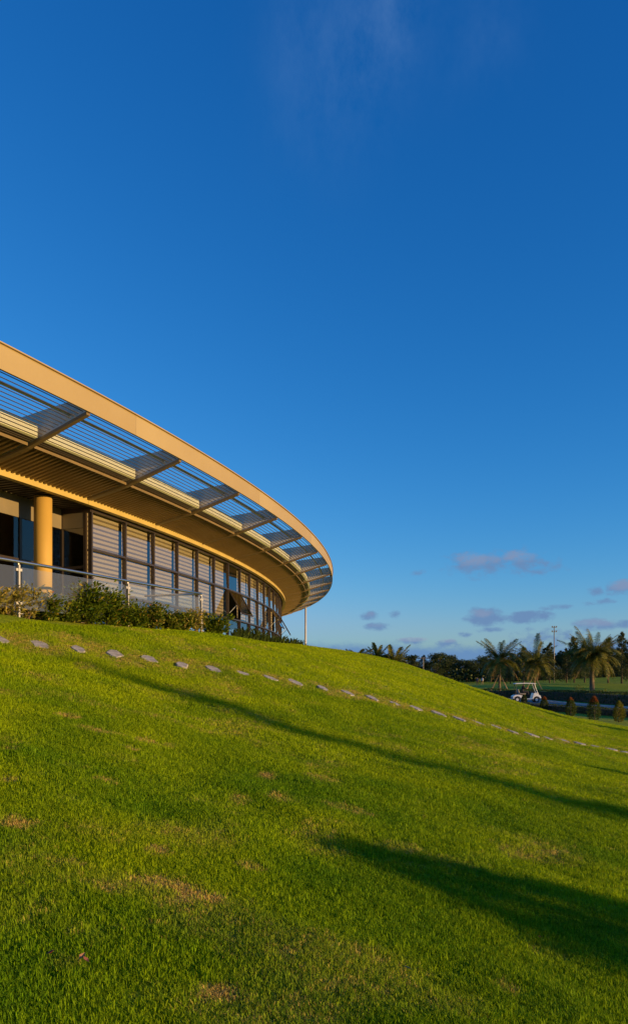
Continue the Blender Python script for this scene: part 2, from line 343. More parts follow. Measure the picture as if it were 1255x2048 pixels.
# smooth value noise in numpy, for turf wear
def vnoise(x, y, s, seed):
    r = np.random.default_rng(seed).random((256, 256)); x = x/s+1000; y = y/s+1000
    xi = np.floor(x).astype(int); yi = np.floor(y).astype(int); fx = x-xi; fy = y-yi; fx = fx*fx*(3-2*fx); fy = fy*fy*(3-2*fy)
    g = lambda i, j: r[(xi+i) % 256, (yi+j) % 256]
    return (g(0, 0)*(1-fx)+g(1, 0)*fx)*(1-fy)+(g(0, 1)*(1-fx)+g(1, 1)*fx)*fy
WORN = [(395, 1795, 55, 14, 1.0), (325, 1765, 75, 14, .7), (430, 1975, 45, 16, .8), (530, 1552, 22, 7, .8), (475, 1596, 22, 8, .6), (310, 1702, 24, 10, .7), (30, 1645, 40, 12, .7), (210, 1562, 25, 6, .6),
        (290, 1485, 25, 6, .7), (335, 1492, 14, 6, .6), (262, 1503, 14, 5, .6), (195, 1465, 50, 7, .5), (135, 1432, 25, 5, .7), (560, 1600, 30, 9, .5), (465, 1632, 14, 6, .6), (500, 1735, 30, 10, .5),
        (215, 1775, 40, 14, .5), (130, 1720, 50, 12, .4), (20, 1560, 25, 6, .5), (15, 1505, 20, 5, .4), (640, 1560, 40, 9, .4), (700, 1620, 50, 9, .4), (800, 1700, 60, 9, .3), (1010, 1975, 25, 10, .4), (120, 1915, 30, 12, .25)]
WP = []
for px, py, hw, hh, s in WORN:
    p = at(px, py); q = at(px, py-hh); WP.append((p.x, p.y, hw/F_PX*p.y, max(.08, q.y-p.y), s))
STONE_PX = [(0, 1281), (80, 1291), (156, 1300), (229, 1309), (299, 1320), (363, 1331), (426, 1340), (486, 1349), (540, 1358), (592, 1367), (645, 1377), (694, 1387), (742, 1397), (788, 1408), (831, 1418), (875, 1428), (916, 1438), (955, 1447), (990, 1455), (1025, 1465), (1060, 1470), (1093, 1477), (1125, 1482), (1158, 1488), (1190, 1494), (1222, 1500), (1252, 1506)]
STONES = [at(*p) for p in STONE_PX]
SA = np.array([(p.x, p.y) for p in STONES])
def dryness(x, y):
    d = np.clip((vnoise(x, y, .9, 1)*.55+vnoise(x, y, .33, 2)*.45-.60)*2.2, 0, 1)*.5
    brk = .6+1.1*vnoise(x, y, .09, 3)*vnoise(x, y, .2, 4)*2
    for cx, cy, a, b, s in WP: d = np.maximum(d, s*np.clip(1.35-((x-cx)/a)**2-((y-cy)/b)**2, 0, 1)*np.clip(brk, 0, 1))
    pd = np.full(x.shape, 1e9)
    for i in range(len(SA)-1):
        A, Bv = SA[i], SA[i+1]-SA[i]; t = np.clip(((x-A[0])*Bv[0]+(y-A[1])*Bv[1])/(Bv@Bv), 0, 1)
        pd = np.minimum(pd, np.hypot(x-A[0]-t*Bv[0], y-A[1]-t*Bv[1]))
    d = np.maximum(d, np.clip(1.05-pd/.7, 0, .42)*np.clip(1.6*vnoise(x, y, .45, 5)-.2, 0, 1))
    return np.clip(d, 0, 1)

def grow(a, b, s0, k):      # coordinates from a out to b with growing step
    o = [a]; s = s0; sg = 1 if b > a else -1
    while (b-o[-1])*sg > 0: o.append(o[-1]+sg*s); s *= k
    o[-1] = b; return o
xs = sorted(set([round(v, 4) for v in np.arange(-7, 6.01, .1)]+[round(v, 4) for v in grow(6, 3000, .12, 1.06)]+[round(v, 4) for v in grow(-7, -3000, .12, 1.065)]))
ys = sorted(set([round(v, 4) for v in np.arange(1.5, 16.01, .1)]+[round(v, 4) for v in grow(16, 4500, .12, 1.045)]+[round(v, 4) for v in grow(1.5, -400, .14, 1.1)]))
gx, gy = np.meshgrid(np.array(xs), np.array(ys), indexing='ij')
gz = gh(gx, gy)+(vnoise(gx, gy, .6, 11)-.5)*.085*np.exp(-np.hypot(gx, gy)/40)+(vnoise(gx, gy, .2, 12)-.5)*.018*np.exp(-np.hypot(gx, gy)/25)
nx, ny = gx.shape
me = bpy.data.meshes.new('ground')
idx = np.arange(nx*ny).reshape(nx, ny)
quads = np.stack([idx[:-1, :-1], idx[1:, :-1], idx[1:, 1:], idx[:-1, 1:]], -1).reshape(-1, 4)
me.from_pydata(np.stack([gx, gy, gz], -1).reshape(-1, 3).tolist(), [], quads.tolist())
me.polygons.foreach_set('use_smooth', [True]*len(me.polygons))
hm = me.attributes.new('dry', 'FLOAT', 'POINT'); nearmask = (np.abs(gx) < 30) & (gy > -20) & (gy < 60)
dv = np.zeros(gx.shape); dv[nearmask] = dryness(gx[nearmask], gy[nearmask]); hm.data.foreach_set('value', dv.ravel())

def turf_mat():
    m, nt, N, L, B = base_mat('turf')
    at_ = N.new('ShaderNodeAttribute'); at_.attribute_name = 'dry'
    g = N.new('ShaderNodeNewGeometry')
    def noise(s, d, st=(1, 1, 1), r=.6):
        mp = N.new('ShaderNodeMapping'); mp.inputs[3].default_value = st; L.new(g.outputs['Position'], mp.inputs[0])
        n = N.new('ShaderNodeTexNoise'); n.inputs['Scale'].default_value = s; n.inputs['Detail'].default_value = d; n.inputs['Roughness'].default_value = r; L.new(mp.outputs[0], n.inputs[0]); return n.outputs[0]
    def mix(f, a, b):
        n = N.new('ShaderNodeMix'); n.data_type = 'RGBA'
        for s, v in ((n.inputs[0], f), (n.inputs[6], a), (n.inputs[7], b)):
            if isinstance(v, tuple): s.default_value = (*v, 1)
            elif isinstance(v, float): s.default_value = v
            else: L.new(v, s)
        return n.outputs[2]
    def rng(v, a, b, c=0., d=1.):
        n = N.new('ShaderNodeMapRange'); n.inputs[1].default_value = a; n.inputs[2].default_value = b; n.inputs[3].default_value = c; n.inputs[4].default_value = d; L.new(v, n.inputs[0]); return n.outputs[0]
    c = mix(rng(noise(.35, 3), .35, .65), (.13, .22, .008), (.29, .33, .010))
    c = mix(rng(noise(14, 4), .38, .64), c, (.08, .14, .006))
    c = mix(rng(noise(60, 3), .45, .7), c, (.36, .40, .012))
    c = mix(at_.outputs['Fac'], c, (.40, .28, .08))
    L.new(c, B.inputs['Base Color']); B.inputs['Roughness'].default_value = .85; B.inputs['Specular IOR Level'].default_value = .15
    b = N.new('ShaderNodeBump'); b.inputs['Strength'].default_value = .9; b.inputs['Distance'].default_value = .03; L.new(noise(30, 5, r=.7), b.inputs['Height'])
    L.new(b.outputs[0], B.inputs['Normal'])
    return m
MT['turf'] = turf_mat(); me.materials.append(MT['turf'])
ground = mesh_obj('ground', me); tag(ground, 'grassy hillside running down to the flat golf course', 'ground', kind='structure')

# ------------------------------------------------------------------ road, kerbs
def strip(name, left, right, mat, lift, thick=0.0, label='', cat=''):
    m = MB(); n = len(left); v = []
    for a, b in zip(left, right):
        v += [(a[0], a[1], a[2]+lift), (b[0], b[1], b[2]+lift)]
    m.add(v, [(2*i, 2*i+1, 2*i+3, 2*i+2) for i in range(n-1)])
    if thick:
        v2 = []
        for a, b in zip(left, right): v2 += [(a[0], a[1], a[2]+lift), (a[0], a[1], a[2]+lift-thick), (b[0], b[1], b[2]+lift), (b[0], b[1], b[2]+lift-thick)]
        m.add(v2, [(4*i, 4*i+4, 4*i+5, 4*i+1) for i in range(n-1)]+[(4*i+2, 4*i+3, 4*i+7, 4*i+6) for i in range(n-1)])
    o = m.build(name, mat); fix_normals(o.data); return tag(o, label, cat, kind='structure')
def spline(pts, n):
    P = [Vector(p) for p in pts]; P = [2*P[0]-P[1]]+P+[2*P[-1]-P[-2]]; out = []
    for i in range(1, len(P)-2):
        for k in range(n):
            t = k/n; a, b, c, d = P[i-1:i+3]
            out.append(.5*((2*b)+(c-a)*t+(2*a-5*b+4*c-d)*t*t+(3*b-a-3*c+d)*t**3))
    return out+[P[-2]]
far_k = spline([(36, 8, 0), (27, 36, 0), (23.4, 48, 0), (21.6, 55.5, 0), (20.8, 61.5, 0), (20.3, 67, 0), (17, 73, 0), (10, 78, 0), (-2, 81, 0), (-20, 83, 0), (-40, 84, 0)], 8)
def offset(c, d):
    o = []
    for i, p in enumerate(c):
        t = (c[min(i+1, len(c)-1)]-c[max(i-1, 0)]).normalized(); o.append(p+Vector((-t.y, t.x, 0))*d)
    return o
near_k = offset(far_k, 7.0)
for p in far_k+near_k: p.z = 0.0
def lay(c, h=0): return [Vector((p.x, p.y, g1(p.x, p.y)+h)) for p in c]
strip('road', lay(near_k), lay(far_k), MT['asphalt'], .03, .3, 'dark asphalt service road curving round the foot of the hill', 'road')
strip('kerb', lay(far_k), lay(offset(far_k, -.28)), MT['kerb'], .15, .3, 'pale concrete kerb along the golf side of the road', 'kerb')
strip('kerb', lay(offset(near_k, .22)), lay(near_k), MT['kerb'], .13, .3, 'pale concrete kerb along the hill side of the road', 'kerb')

# ------------------------------------------------------------------ the clubhouse (round plan; everything below is built about the circle's centre)
CC = Vector((-66.69, 39.65, 0)); RF, RW = 67.66, 64.90
H = lambda h: EYE+h
T0, DT = -.392, .048           # beams
P0, DP = -.3372, .0229           # window mullions
club = thing('clubhouse', 'round low clubhouse with sweeping cream roof rim, louvred eaves and bronze glazing', 'building', CC)
TA, TB = T0-6*DT, T0+18*DT
fp = MB(); fp.sweep([(RF-.045, H(4.90)), (RF, H(4.90)), (RF+.004, H(5.275)), (RF-.012, H(5.31)), (RF-.045, H(5.31))], .00003, 2*DT-.00003, 18); fpm = fp.mesh('fascia_panel', MT['fascia'])
cp = MB(); cp.sweep([(RF-.13, H(5.305)), (RF+.03, H(5.312)), (RF+.03, H(5.332)), (RF-.13, H(5.332))], .0, 2*DT, 18); cpm = cp.mesh('rim_cap', MT['fascia'])
for i in range(-6, 18, 2):
    o = mesh_obj('fascia_panel', fpm, club, rot=(0, 0, T0+DT*i+.021)); mesh_obj('rim_cap', cpm, o)
def und(r):                    # underside line of the eaves
    pts = [(65.13, 4.19), (66.22, 4.435), (67.62, 4.885)]
    return float(np.interp(r, [p[0] for p in pts], [p[1] for p in pts]))
# tapered radial beams
m = MB(); w = .045
rb = [65.14, 66.18, 67.61]
tp = [4.93, 5.04, 5.22]
for (ra, ha), (rc, hc) in zip(zip(rb[:-1], tp[:-1]), zip(rb[1:], tp[1:])):
    m.hexa([(ra, -.012, H(und(ra)+.03)), (rc, -.012, H(und(rc)+.03)), (rc, .012, H(und(rc)+.03)), (ra, .012, H(und(ra)+.03)), (ra, -.012, H(ha)), (rc, -.012, H(hc)), (rc, .012, H(hc)), (ra, .012, H(ha))], 1)
    q0, q1 = (.012, .030) if ra < 66 else (.030, .030); fw = .05
    m.hexa([(ra, -fw, H(und(ra)-q0)), (rc, -fw, H(und(rc)-q1)), (rc, fw, H(und(rc)-q1)), (ra, fw, H(und(ra)-q0)), (ra, -fw, H(und(ra)+.03)), (rc, -fw, H(und(rc)+.03)), (rc, fw, H(und(rc)+.03)), (ra, fw, H(und(ra)+.03))])
beam_me = m.mesh('beam', [MT['beam'], MT['web']])
NB0, NB1 = -6, 18
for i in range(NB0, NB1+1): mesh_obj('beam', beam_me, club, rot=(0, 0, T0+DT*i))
# louvre slats, one object each; louvre pitch about 9 cm, two denser ones at the inner edge
sl_r = [66.29, 66.34, 66.40]+[66.50+.096*q for q in range(12)]
ga = .0013
for k, r in enumerate(sl_r):
    m = MB(); h = H(und(r)+.04); tk = .011 if k > 2 else .018
    m.sweep([(r-tk, h-.004), (r+tk, h-.004), (r+tk, h+.004), (r-tk, h+.004)], ga, DT-ga, 3)
    sm = m.mesh('louvre_slat', MT['slat'])
    for i in range(NB0, NB1): mesh_obj('louvre_slat', sm, club, rot=(0, 0, T0+DT*i))
m = MB(); m.sweep([(67.16+.032*math.cos(a), H(4.93)+.032*math.sin(a)) for a in np.linspace(0, 2*math.pi, 9)[:-1]], TA, TB, 200)
m.build('purlin_tube', MT['pipe'], club, smooth=True)
# sloping ribbed soffit, one sheet per bay
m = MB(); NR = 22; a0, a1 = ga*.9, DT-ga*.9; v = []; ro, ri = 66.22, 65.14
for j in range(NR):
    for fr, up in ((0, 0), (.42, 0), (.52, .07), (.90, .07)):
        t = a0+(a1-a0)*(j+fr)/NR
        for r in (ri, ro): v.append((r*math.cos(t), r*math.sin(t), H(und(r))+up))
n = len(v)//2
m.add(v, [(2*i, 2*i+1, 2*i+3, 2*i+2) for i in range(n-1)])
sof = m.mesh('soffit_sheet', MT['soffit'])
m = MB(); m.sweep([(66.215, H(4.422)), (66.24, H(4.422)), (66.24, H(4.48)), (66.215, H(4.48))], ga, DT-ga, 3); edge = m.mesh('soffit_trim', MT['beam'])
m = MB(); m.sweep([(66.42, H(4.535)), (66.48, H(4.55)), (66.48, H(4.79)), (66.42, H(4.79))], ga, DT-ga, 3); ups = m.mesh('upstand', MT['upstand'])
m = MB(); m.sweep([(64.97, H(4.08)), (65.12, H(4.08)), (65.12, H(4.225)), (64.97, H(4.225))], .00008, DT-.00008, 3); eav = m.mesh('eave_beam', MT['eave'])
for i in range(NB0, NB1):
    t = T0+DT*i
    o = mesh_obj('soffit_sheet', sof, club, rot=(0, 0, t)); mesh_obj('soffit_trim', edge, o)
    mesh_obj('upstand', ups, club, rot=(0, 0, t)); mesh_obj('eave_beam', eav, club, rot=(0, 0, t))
m = MB(); m.sweep([(48, H(4.9)), (66.2, H(4.66)), (66.415, H(4.62)), (66.415, H(4.78)), (48, H(5.4))], TA, TB, 120); m.build('roof_deck', MT['roof'], club)
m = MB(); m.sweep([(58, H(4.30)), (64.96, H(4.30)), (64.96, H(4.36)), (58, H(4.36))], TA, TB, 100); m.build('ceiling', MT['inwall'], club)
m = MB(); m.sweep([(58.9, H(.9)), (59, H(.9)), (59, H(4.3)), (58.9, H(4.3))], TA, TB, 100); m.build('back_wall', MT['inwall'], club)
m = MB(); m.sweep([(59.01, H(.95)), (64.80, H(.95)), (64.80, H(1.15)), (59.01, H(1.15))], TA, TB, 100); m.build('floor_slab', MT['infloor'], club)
# curtain wall
NW = 32
LV = [1.18, 2.06, 3.10, 4.08]
m = MB(); m.box((RW-.10, -.023, H(.75)), (RW+.012, .023, H(4.078))); mul = m.mesh('mullion', MT['mullion'])
for j in range(NW+1): mesh_obj('mullion', mul, club, rot=(0, 0, P0+DP*j))
tr = []
gt = .00037
for h in (1.18, 2.06, 3.10, 4.048):
    m = MB(); m.sweep([(RW-.09, H(h-.024)), (RW+.008, H(h-.024)), (RW+.008, H(h+.024)), (RW-.09, H(h+.024))], gt, DP-gt, 1); tr.append(m.mesh('transom', MT['mullion']))
pan = []
for a, b in zip(LV[:-1], LV[1:]):
    m = MB(); aa = gt
    c0, s0, c1, s1 = math.cos(aa), math.sin(aa), math.cos(DP-aa), math.sin(DP-aa); z0, z1 = H(a+.028), H(b-.03)
    m.hexa([(RW-.03, 0, 0)]*8)
    m.v = []; r0, r1 = RW-.035, RW-.025
    for z, ln in ((z0, .0), (z1, .036)): m.v += [((r0-ln)*c0, (r0-ln)*s0, z), ((r1-ln)*c0, (r1-ln)*s0, z), ((r1-ln)*c1, (r1-ln)*s1, z), ((r0-ln)*c1, (r0-ln)*s1, z)]
    pan.append(m.mesh('pane', MT['glass']))
# zebra blinds: opaque bands and sheer bands, each a real strip
def blind(frac, bottom):
    m = MB(); pitch = .118; h = 4.0; k = 0; r = RW-.16
    while h > bottom:
        for wdt, mi in ((.068, 0), (.05, 1)):
            z1 = h; z0 = max(h-wdt, bottom); rr = r-(.006 if mi else 0)
            if z1-z0 > .005: m.sweep([(rr-.003, H(z0)), (rr, H(z0)), (rr, H(z1)), (rr-.003, H(z1))], gt*1.5, gt*1.5+(DP-3*gt)*frac, 2, mi=mi)
            h -= wdt
    m.tube([(r*math.cos(a), r*math.sin(a), H(bottom-.012)) for a in (gt*1.5, gt*1.5+(DP-3*gt)*frac)], .014, 6, mi=0)
    return m.mesh('blind', [MT['blind'], MT['sheer']])
blinds = [blind(.955, 2.12), blind(.94, 2.09), blind(.95, 2.20), blind(.93, 2.45)]
OPEN = {6, 11, 15}
def sash():
    m = MB(); c = (DP-2*gt)*RW; hgt = .99
    # local: x outward, y along the bay, z down from the hinge
    fr = .035
    for a, b in (((-.02, 0, -fr), (.02, c, 0)), ((-.02, 0, -hgt), (.02, c, -hgt+fr)), ((-.02, 0, -hgt+fr), (.02, fr, -fr)), ((-.02, c-fr, -hgt+fr), (.02, c, -fr))): m.box(a, b)
    f = m.mesh('awning_sash', MT['mullion'])
    p = MB(); p.box((-.005, fr, -hgt+fr), (.005, c-fr, -fr)); return f, p.mesh('pane', MT['sashglass']), c
sf, sp_, sc_ = sash()
for j in range(NW):
    t = P0+DP*j
    for k in range(4): mesh_obj('transom', tr[k], club, rot=(0, 0, t))
    for k in range(3):
        if k == 1 and j in OPEN: continue
        mesh_obj('pane', pan[k], club, rot=(0, 0, t))
    if j not in OPEN: mesh_obj('blind', blinds[(0, 1, 2, 0, 1, 1, 0, 2, 0, 3, 1)[j % 11]], club, rot=(0, 0, t))
    if j in OPEN:
        ph = t+DP/2; e = Vector((math.cos(t+gt), math.sin(t+gt), 0))*(RW+.01)
        o = mesh_obj('awning_sash', sf, club, loc=(e.x, e.y, H(3.07))); o.rotation_mode = 'ZYX'
        o.rotation_mode = 'XYZ'; o.rotation_euler = (Matrix.Rotation(ph, 3, 'Z') @ Matrix.Rotation(-R_(30), 3, 'Y')).to_euler()
        mesh_obj('pane', sp_, o)
        for s in (0.03, sc_-.03):    # stay arms
            a = MB(); q = Matrix.Rotation(ph, 3, 'Z')
            p0 = e+q @ Vector((0, s, 0)); p1 = p0+q @ Vector((.30, 0, -.52)); p0.z = H(2.25); p1.z = H(3.07-.52)
            a.tube([p0, p1], .012, 6); a.build('stay_arm', MT['pipe'], club)
# recessed entrance on the left of the glazing: column, slatted ceiling, doors, lintel
RE = 64.05; tE = P0-.0006
m = MB()
for r0, r1, h0, h1 in ((RE, RW, 4.0, 4.29), (RE+.02, RW-.02, 1.18, 1.30)):
    m.hexa([(r0, -.03, H(h0)), (r1, -.03, H(h0)), (r1, .02, H(h0)), (r0, .02, H(h0)), (r0, -.03, H(h1)), (r1, -.03, H(h1)), (r1, .02, H(h1)), (r0, .02, H(h1))])
m.box((RW-.20, -.035, H(1.16)), (RW-.12, .02, H(4.0))); m.box((RE-.06, -.04, H(1.16)), (RE+.04, .03, H(4.0))); m.box((RE+.04, -.03, H(2.62)), (RW-.2, .01, H(2.68)))
m.build('side_frame', MT['mullion'], club, rot=(0, 0, tE))
m = MB(); m.box((RE+.05, -.01, H(1.31)), (RW-.21, .0, H(2.615))); m.build('pane', MT['glass'], club, rot=(0, 0, tE))
m = MB(); m.box((RE+.05, -.01, H(2.69)), (RW-.21, .0, H(3.62))); m.build('pane', MT['glass'], club, rot=(0, 0, tE))
m = MB(); m.box((RE+.041, -.033, H(3.62)), (RW-.205, .012, H(3.99))); m.build('lintel', MT['lintel'], club, rot=(0, 0, tE))
m = MB(); m.sweep([(RE-.05, H(3.62)), (RE+.02, H(3.62)), (RE+.02, H(4.2)), (RE-.05, H(4.2))], tE-.30, tE-.0008, 24); m.build('lintel', MT['lintel'], club)
m = MB(); m.box((RE-.04, -.035, H(1.16)), (RE+.035, .035, H(3.618))); dm = m.mesh('door_post', MT['mullion'])
m = MB(); m.sweep([(RE-.02, H(2.62)), (RE+.02, H(2.62)), (RE+.02, H(2.68)), (RE-.02, H(2.68))], .0006, DP-.0006, 1); dt_ = m.mesh('door_rail', MT['mullion'])
def flatpane(z0, z1, r, g):
    m = MB(); c0, s0, c1, s1 = math.cos(g), math.sin(g), math.cos(DP-g), math.sin(DP-g); m.hexa([(0, 0, 0)]*8); m.v = []
    for z in (H(z0), H(z1)): m.v += [((r-.004)*c0, (r-.004)*s0, z), ((r+.004)*c0, (r+.004)*s0, z), ((r+.004)*c1, (r+.004)*s1, z), ((r-.004)*c1, (r-.004)*s1, z)]
    return m.mesh('pane', MT['doorglass'])
dp = [flatpane(1.2, 2.62, RE, .0006), flatpane(2.68, 3.61, RE, .0006)]
for j in range(13):
    t = tE-DP*(j+1)
    mesh_obj('door_post', dm, club, rot=(0, 0, t)); mesh_obj('door_rail', dt_, club, rot=(0, 0, t))
    for p in dp: mesh_obj('pane', p, club, rot=(0, 0, t))
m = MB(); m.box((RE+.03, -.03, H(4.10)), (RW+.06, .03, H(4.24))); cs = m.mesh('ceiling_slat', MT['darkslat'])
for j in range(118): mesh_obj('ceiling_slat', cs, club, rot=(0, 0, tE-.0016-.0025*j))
tc_ = math.atan2(16.98-CC.y, (78-627.5)/F_PX*16.98-CC.x)
for k, t in enumerate((tc_, tc_-.098)):
    m = MB(); rc = 64.62; cx, cy = rc*math.cos(t), rc*math.sin(t)
    m.tube([(cx, cy, H(1.0)), (cx, cy, H(4.075))], .2, 32); m.build('column', MT['column'], club, smooth=False)
    m.v
for o in [c for c in bpy.data.objects if c.name.startswith('column')]:
    for p in o.data.polygons: p.use_smooth = len(p.vertices) == 4
# thin steel prop under the far side of the rim
pp = Vector(((613.5-627.5)/F_PX*53.2, 53.2, 0))-CC; pr = math.hypot(pp.x, pp.y)
m = MB(); k = (RF-.2)/pr; m.tube([(pp.x*k, pp.y*k, .2), (pp.x*k, pp.y*k, H(4.95))], .075, 12); m.build('rim_prop', MT['grey_post'], club, smooth=True)
for me_ in (beam_me, sof, mul, sf, cs, dm): fix_normals(me_)

# ------------------------------------------------------------------ terrace and its glass balustrade
TF = H(1.16)
RP = [Vector(p) for p in ((-8.75, 8.7), (-7.12, 11.35), (-5.62, 14.1), (-4.27, 17.0), (-3.0, 19.7))]
ret = Vector((-4.62, 20.25))
m = MB(); outer = [p+Vector((-.42, .2)) for p in RP]+[ret+Vector((.1, .12))]
inn = []
for p in outer: q = Vector((p.x-CC.x, p.y-CC.y)); q.normalize(); inn.append((CC.x+q.x*64.2, CC.y+q.y*64.2))
outer[-2] += Vector((.05, .15))
v = [(p.x, p.y, TF) for p in outer]+[(a, b, TF) for a, b in inn]+[(p.x, p.y, TF-1.2) for p in outer]+[(a, b, TF-1.2) for a, b in inn]
n = len(outer); f = [(i, i+1, n+i+1, n+i) for i in range(n-1)]+[(i, 2*n+i, 2*n+i+1, i+1) for i in range(n-1)]+[(n-1, 3*n-1, 4*n-1, 2*n-1)]
m.add(v, f); o = m.build('terrace', MT['terrace']); fix_normals(o.data); tag(o, 'low stone terrace in front of the clubhouse doors', 'terrace', kind='structure')
bal = thing('glass_balustrade', 'steel railing with glass panels round the clubhouse terrace', 'railing', (RP[2].x, RP[2].y, TF))
off = Vector((RP[2].x, RP[2].y, TF))
RT = H(2.16)
rail = [Vector((p.x, p.y, RT))-off for p in RP]
m = MB(); m.tube(spline(rail, 5), .032, 12); m.build('handrail', MT['steel'], bal, smooth=True)
m = MB(); m.tube([rail[-1]+Vector((-.03, .012, 0)), Vector((ret.x, ret.y, RT))-off], .030, 12); m.build('handrail', MT['steel'], bal, smooth=True)
def post(p, d):
    q = Vector((p.x, p.y, TF))-off; a = math.atan2(d.y, d.x)
    m = MB(); m.box((-.018, -.028, -.2), (.018, .028, RT-TF-.06)); m.tube([(0, 0, RT-TF-.06), (0, 0, RT-TF-.03)], .014, 8); m.box((-.06, -.06, 0.002), (.06, .06, .012))
    o = m.build('post', MT['post'], bal, loc=q, rot=(0, 0, a))
    for z in (.18, .82):
        c = MB()
        for s in (-1, 1): c.box((s*.02, -.02, z), (s*.07, .02, z+.05))
        fix_normals(c.build('clamp', MT['post'], o).data)
for i, p in enumerate(RP): post(p, (RP[min(i+1, len(RP)-1)]-RP[max(i-1, 0)]))
def gpanel(a, b, e=.07):
    d = (b-a).normalized(); p, q = a+d*e, b-d*e; nrm = Vector((-d.y, d.x))*.006; m = MB(); pts = []
    for z in (TF+.1, TF+.9):
        for s in (p-nrm, q-nrm, q+nrm, p+nrm): pts.append(Vector((s.x, s.y, z))-off)
    m.hexa(pts); m.build('glass_panel', MT['clear'], bal)
for a, b in zip(RP[:-1], RP[1:]): gpanel(a, b)
gpanel(RP[-1], ret)

# ------------------------------------------------------------------ leaf clouds
def unit(a): return a/np.maximum(np.linalg.norm(a, axis=-1, keepdims=True), 1e-9)
def leaf_arrays(P, D, L, W, fold=.18, rng=RNG, up=.6):
    """P centres, D directions; diamond leaves folded along the midrib -> verts, tris"""
    n = len(P); D = unit(D); ref = unit(rng.normal(size=(n, 3))*(1-up)+np.array([0, 0, up])); S_ = unit(np.cross(D, ref)); U = np.cross(S_, D)
    L = np.broadcast_to(np.asarray(L, float), (n,))[:, None]; W = np.broadcast_to(np.asarray(W, float), (n,))[:, None]
    b = P-D*L*.5; t = P+D*L*.5-U*L*.12; l = P-S_*W*.5+U*W*fold; r = P+S_*W*.5+U*W*fold
    V = np.stack([b, l, t, r], 1).reshape(-1, 3); i = np.arange(n)[:, None]*4
    F = np.concatenate([i+np.array([0, 2, 1]), i+np.array([0, 3, 2])], 1).reshape(-1, 3)
    return V, F
def np_mesh(name, V, F, mat):
    me = bpy.data.meshes.new(name); me.vertices.add(len(V)); me.vertices.foreach_set('co', np.asarray(V, np.float32).ravel())
    k = F.shape[1]; me.loops.add(F.size); me.loops.foreach_set('vertex_index', F.astype(np.int32).ravel())
    me.polygons.add(len(F)); me.polygons.foreach_set('loop_start', np.arange(0, F.size, k, dtype=np.int32)); me.update(calc_edges=True)
    me.materials.append(mat); return me
def foliage(name, V, F, mat, parent, **kw):
    o = mesh_obj(name, np_mesh(name, V, F, mat), parent, **kw); return o
def blob_points(n, rx, ry, rz, cz, rng=RNG, shell=.45, lumps=9, lump=.45):
    """points through a lumpy crown volume, denser to the outside; clumped around lump centres so that gaps stay open"""
    c = unit(rng.normal(size=(lumps, 3)))*(rng.random((lumps, 1))*.45+.45)
    k = rng.integers(0, lumps, n); d = unit(rng.normal(size=(n, 3)))*(rng.random((n, 1))**shell)*lump
    q = c[k]+d; return q*np.array([rx, ry, rz])+np.array([0, 0, cz]), unit(q+.35*d/lump)

# ------------------------------------------------------------------ planting along the balustrade
def edge_at(px):
    y = float(np.interp(px, [-120, 0, 130, 255, 402, 450], [12.6, 13.85, 15.35, 16.9, 19.6, 21.6])); return depth_at(px, y), y
SHR = [(-30, 1175, 62, 'pale'), (16, 1172, 60, 'pale'), (58, 1168, 52, 'pale'), (92, 1178, 46, 'mixed'), (132, 1188, 56, 'dark'), (172, 1160, 60, 'dark'), (216, 1164, 56, 'dark'), (240, 1206, 44, 'dark'), (272, 1200, 46, 'dark'),
       (303, 1205, 44, 'mixed'), (336, 1222, 44, 'mixed'), (366, 1222, 40, 'mixed'), (392, 1216, 40, 'pale'), (428, 1226, 50, 'dark')]
LB = ['thin yellowish leggy shrub beside the balustrade post nearest the column', 'yellowish leggy shrub in front of the first glass panel', 'yellow-leaved leggy shrub right below the terrace column', 'half pale shrub between the column shrub and the dark shrubs',
      'dark green shrub with glossy leaves between pale shrubs and the tall shrub', 'tallest dark green shrub in the bed, below the window corner', 'tall dark shrub carrying an orange bud and one broad leaf', 'low dark shrub at the foot of the middle balustrade post', 'rounded dark shrub just past the middle balustrade post',
      'loose olive shrub before the second glass panel', 'low olive shrub before the second glass panel, beside the loose one', 'low olive shrub next to the corner shrub', 'pale twiggy shrub at the corner post of the balustrade', 'dark bushy shrub outside the corner post, last of the bed']
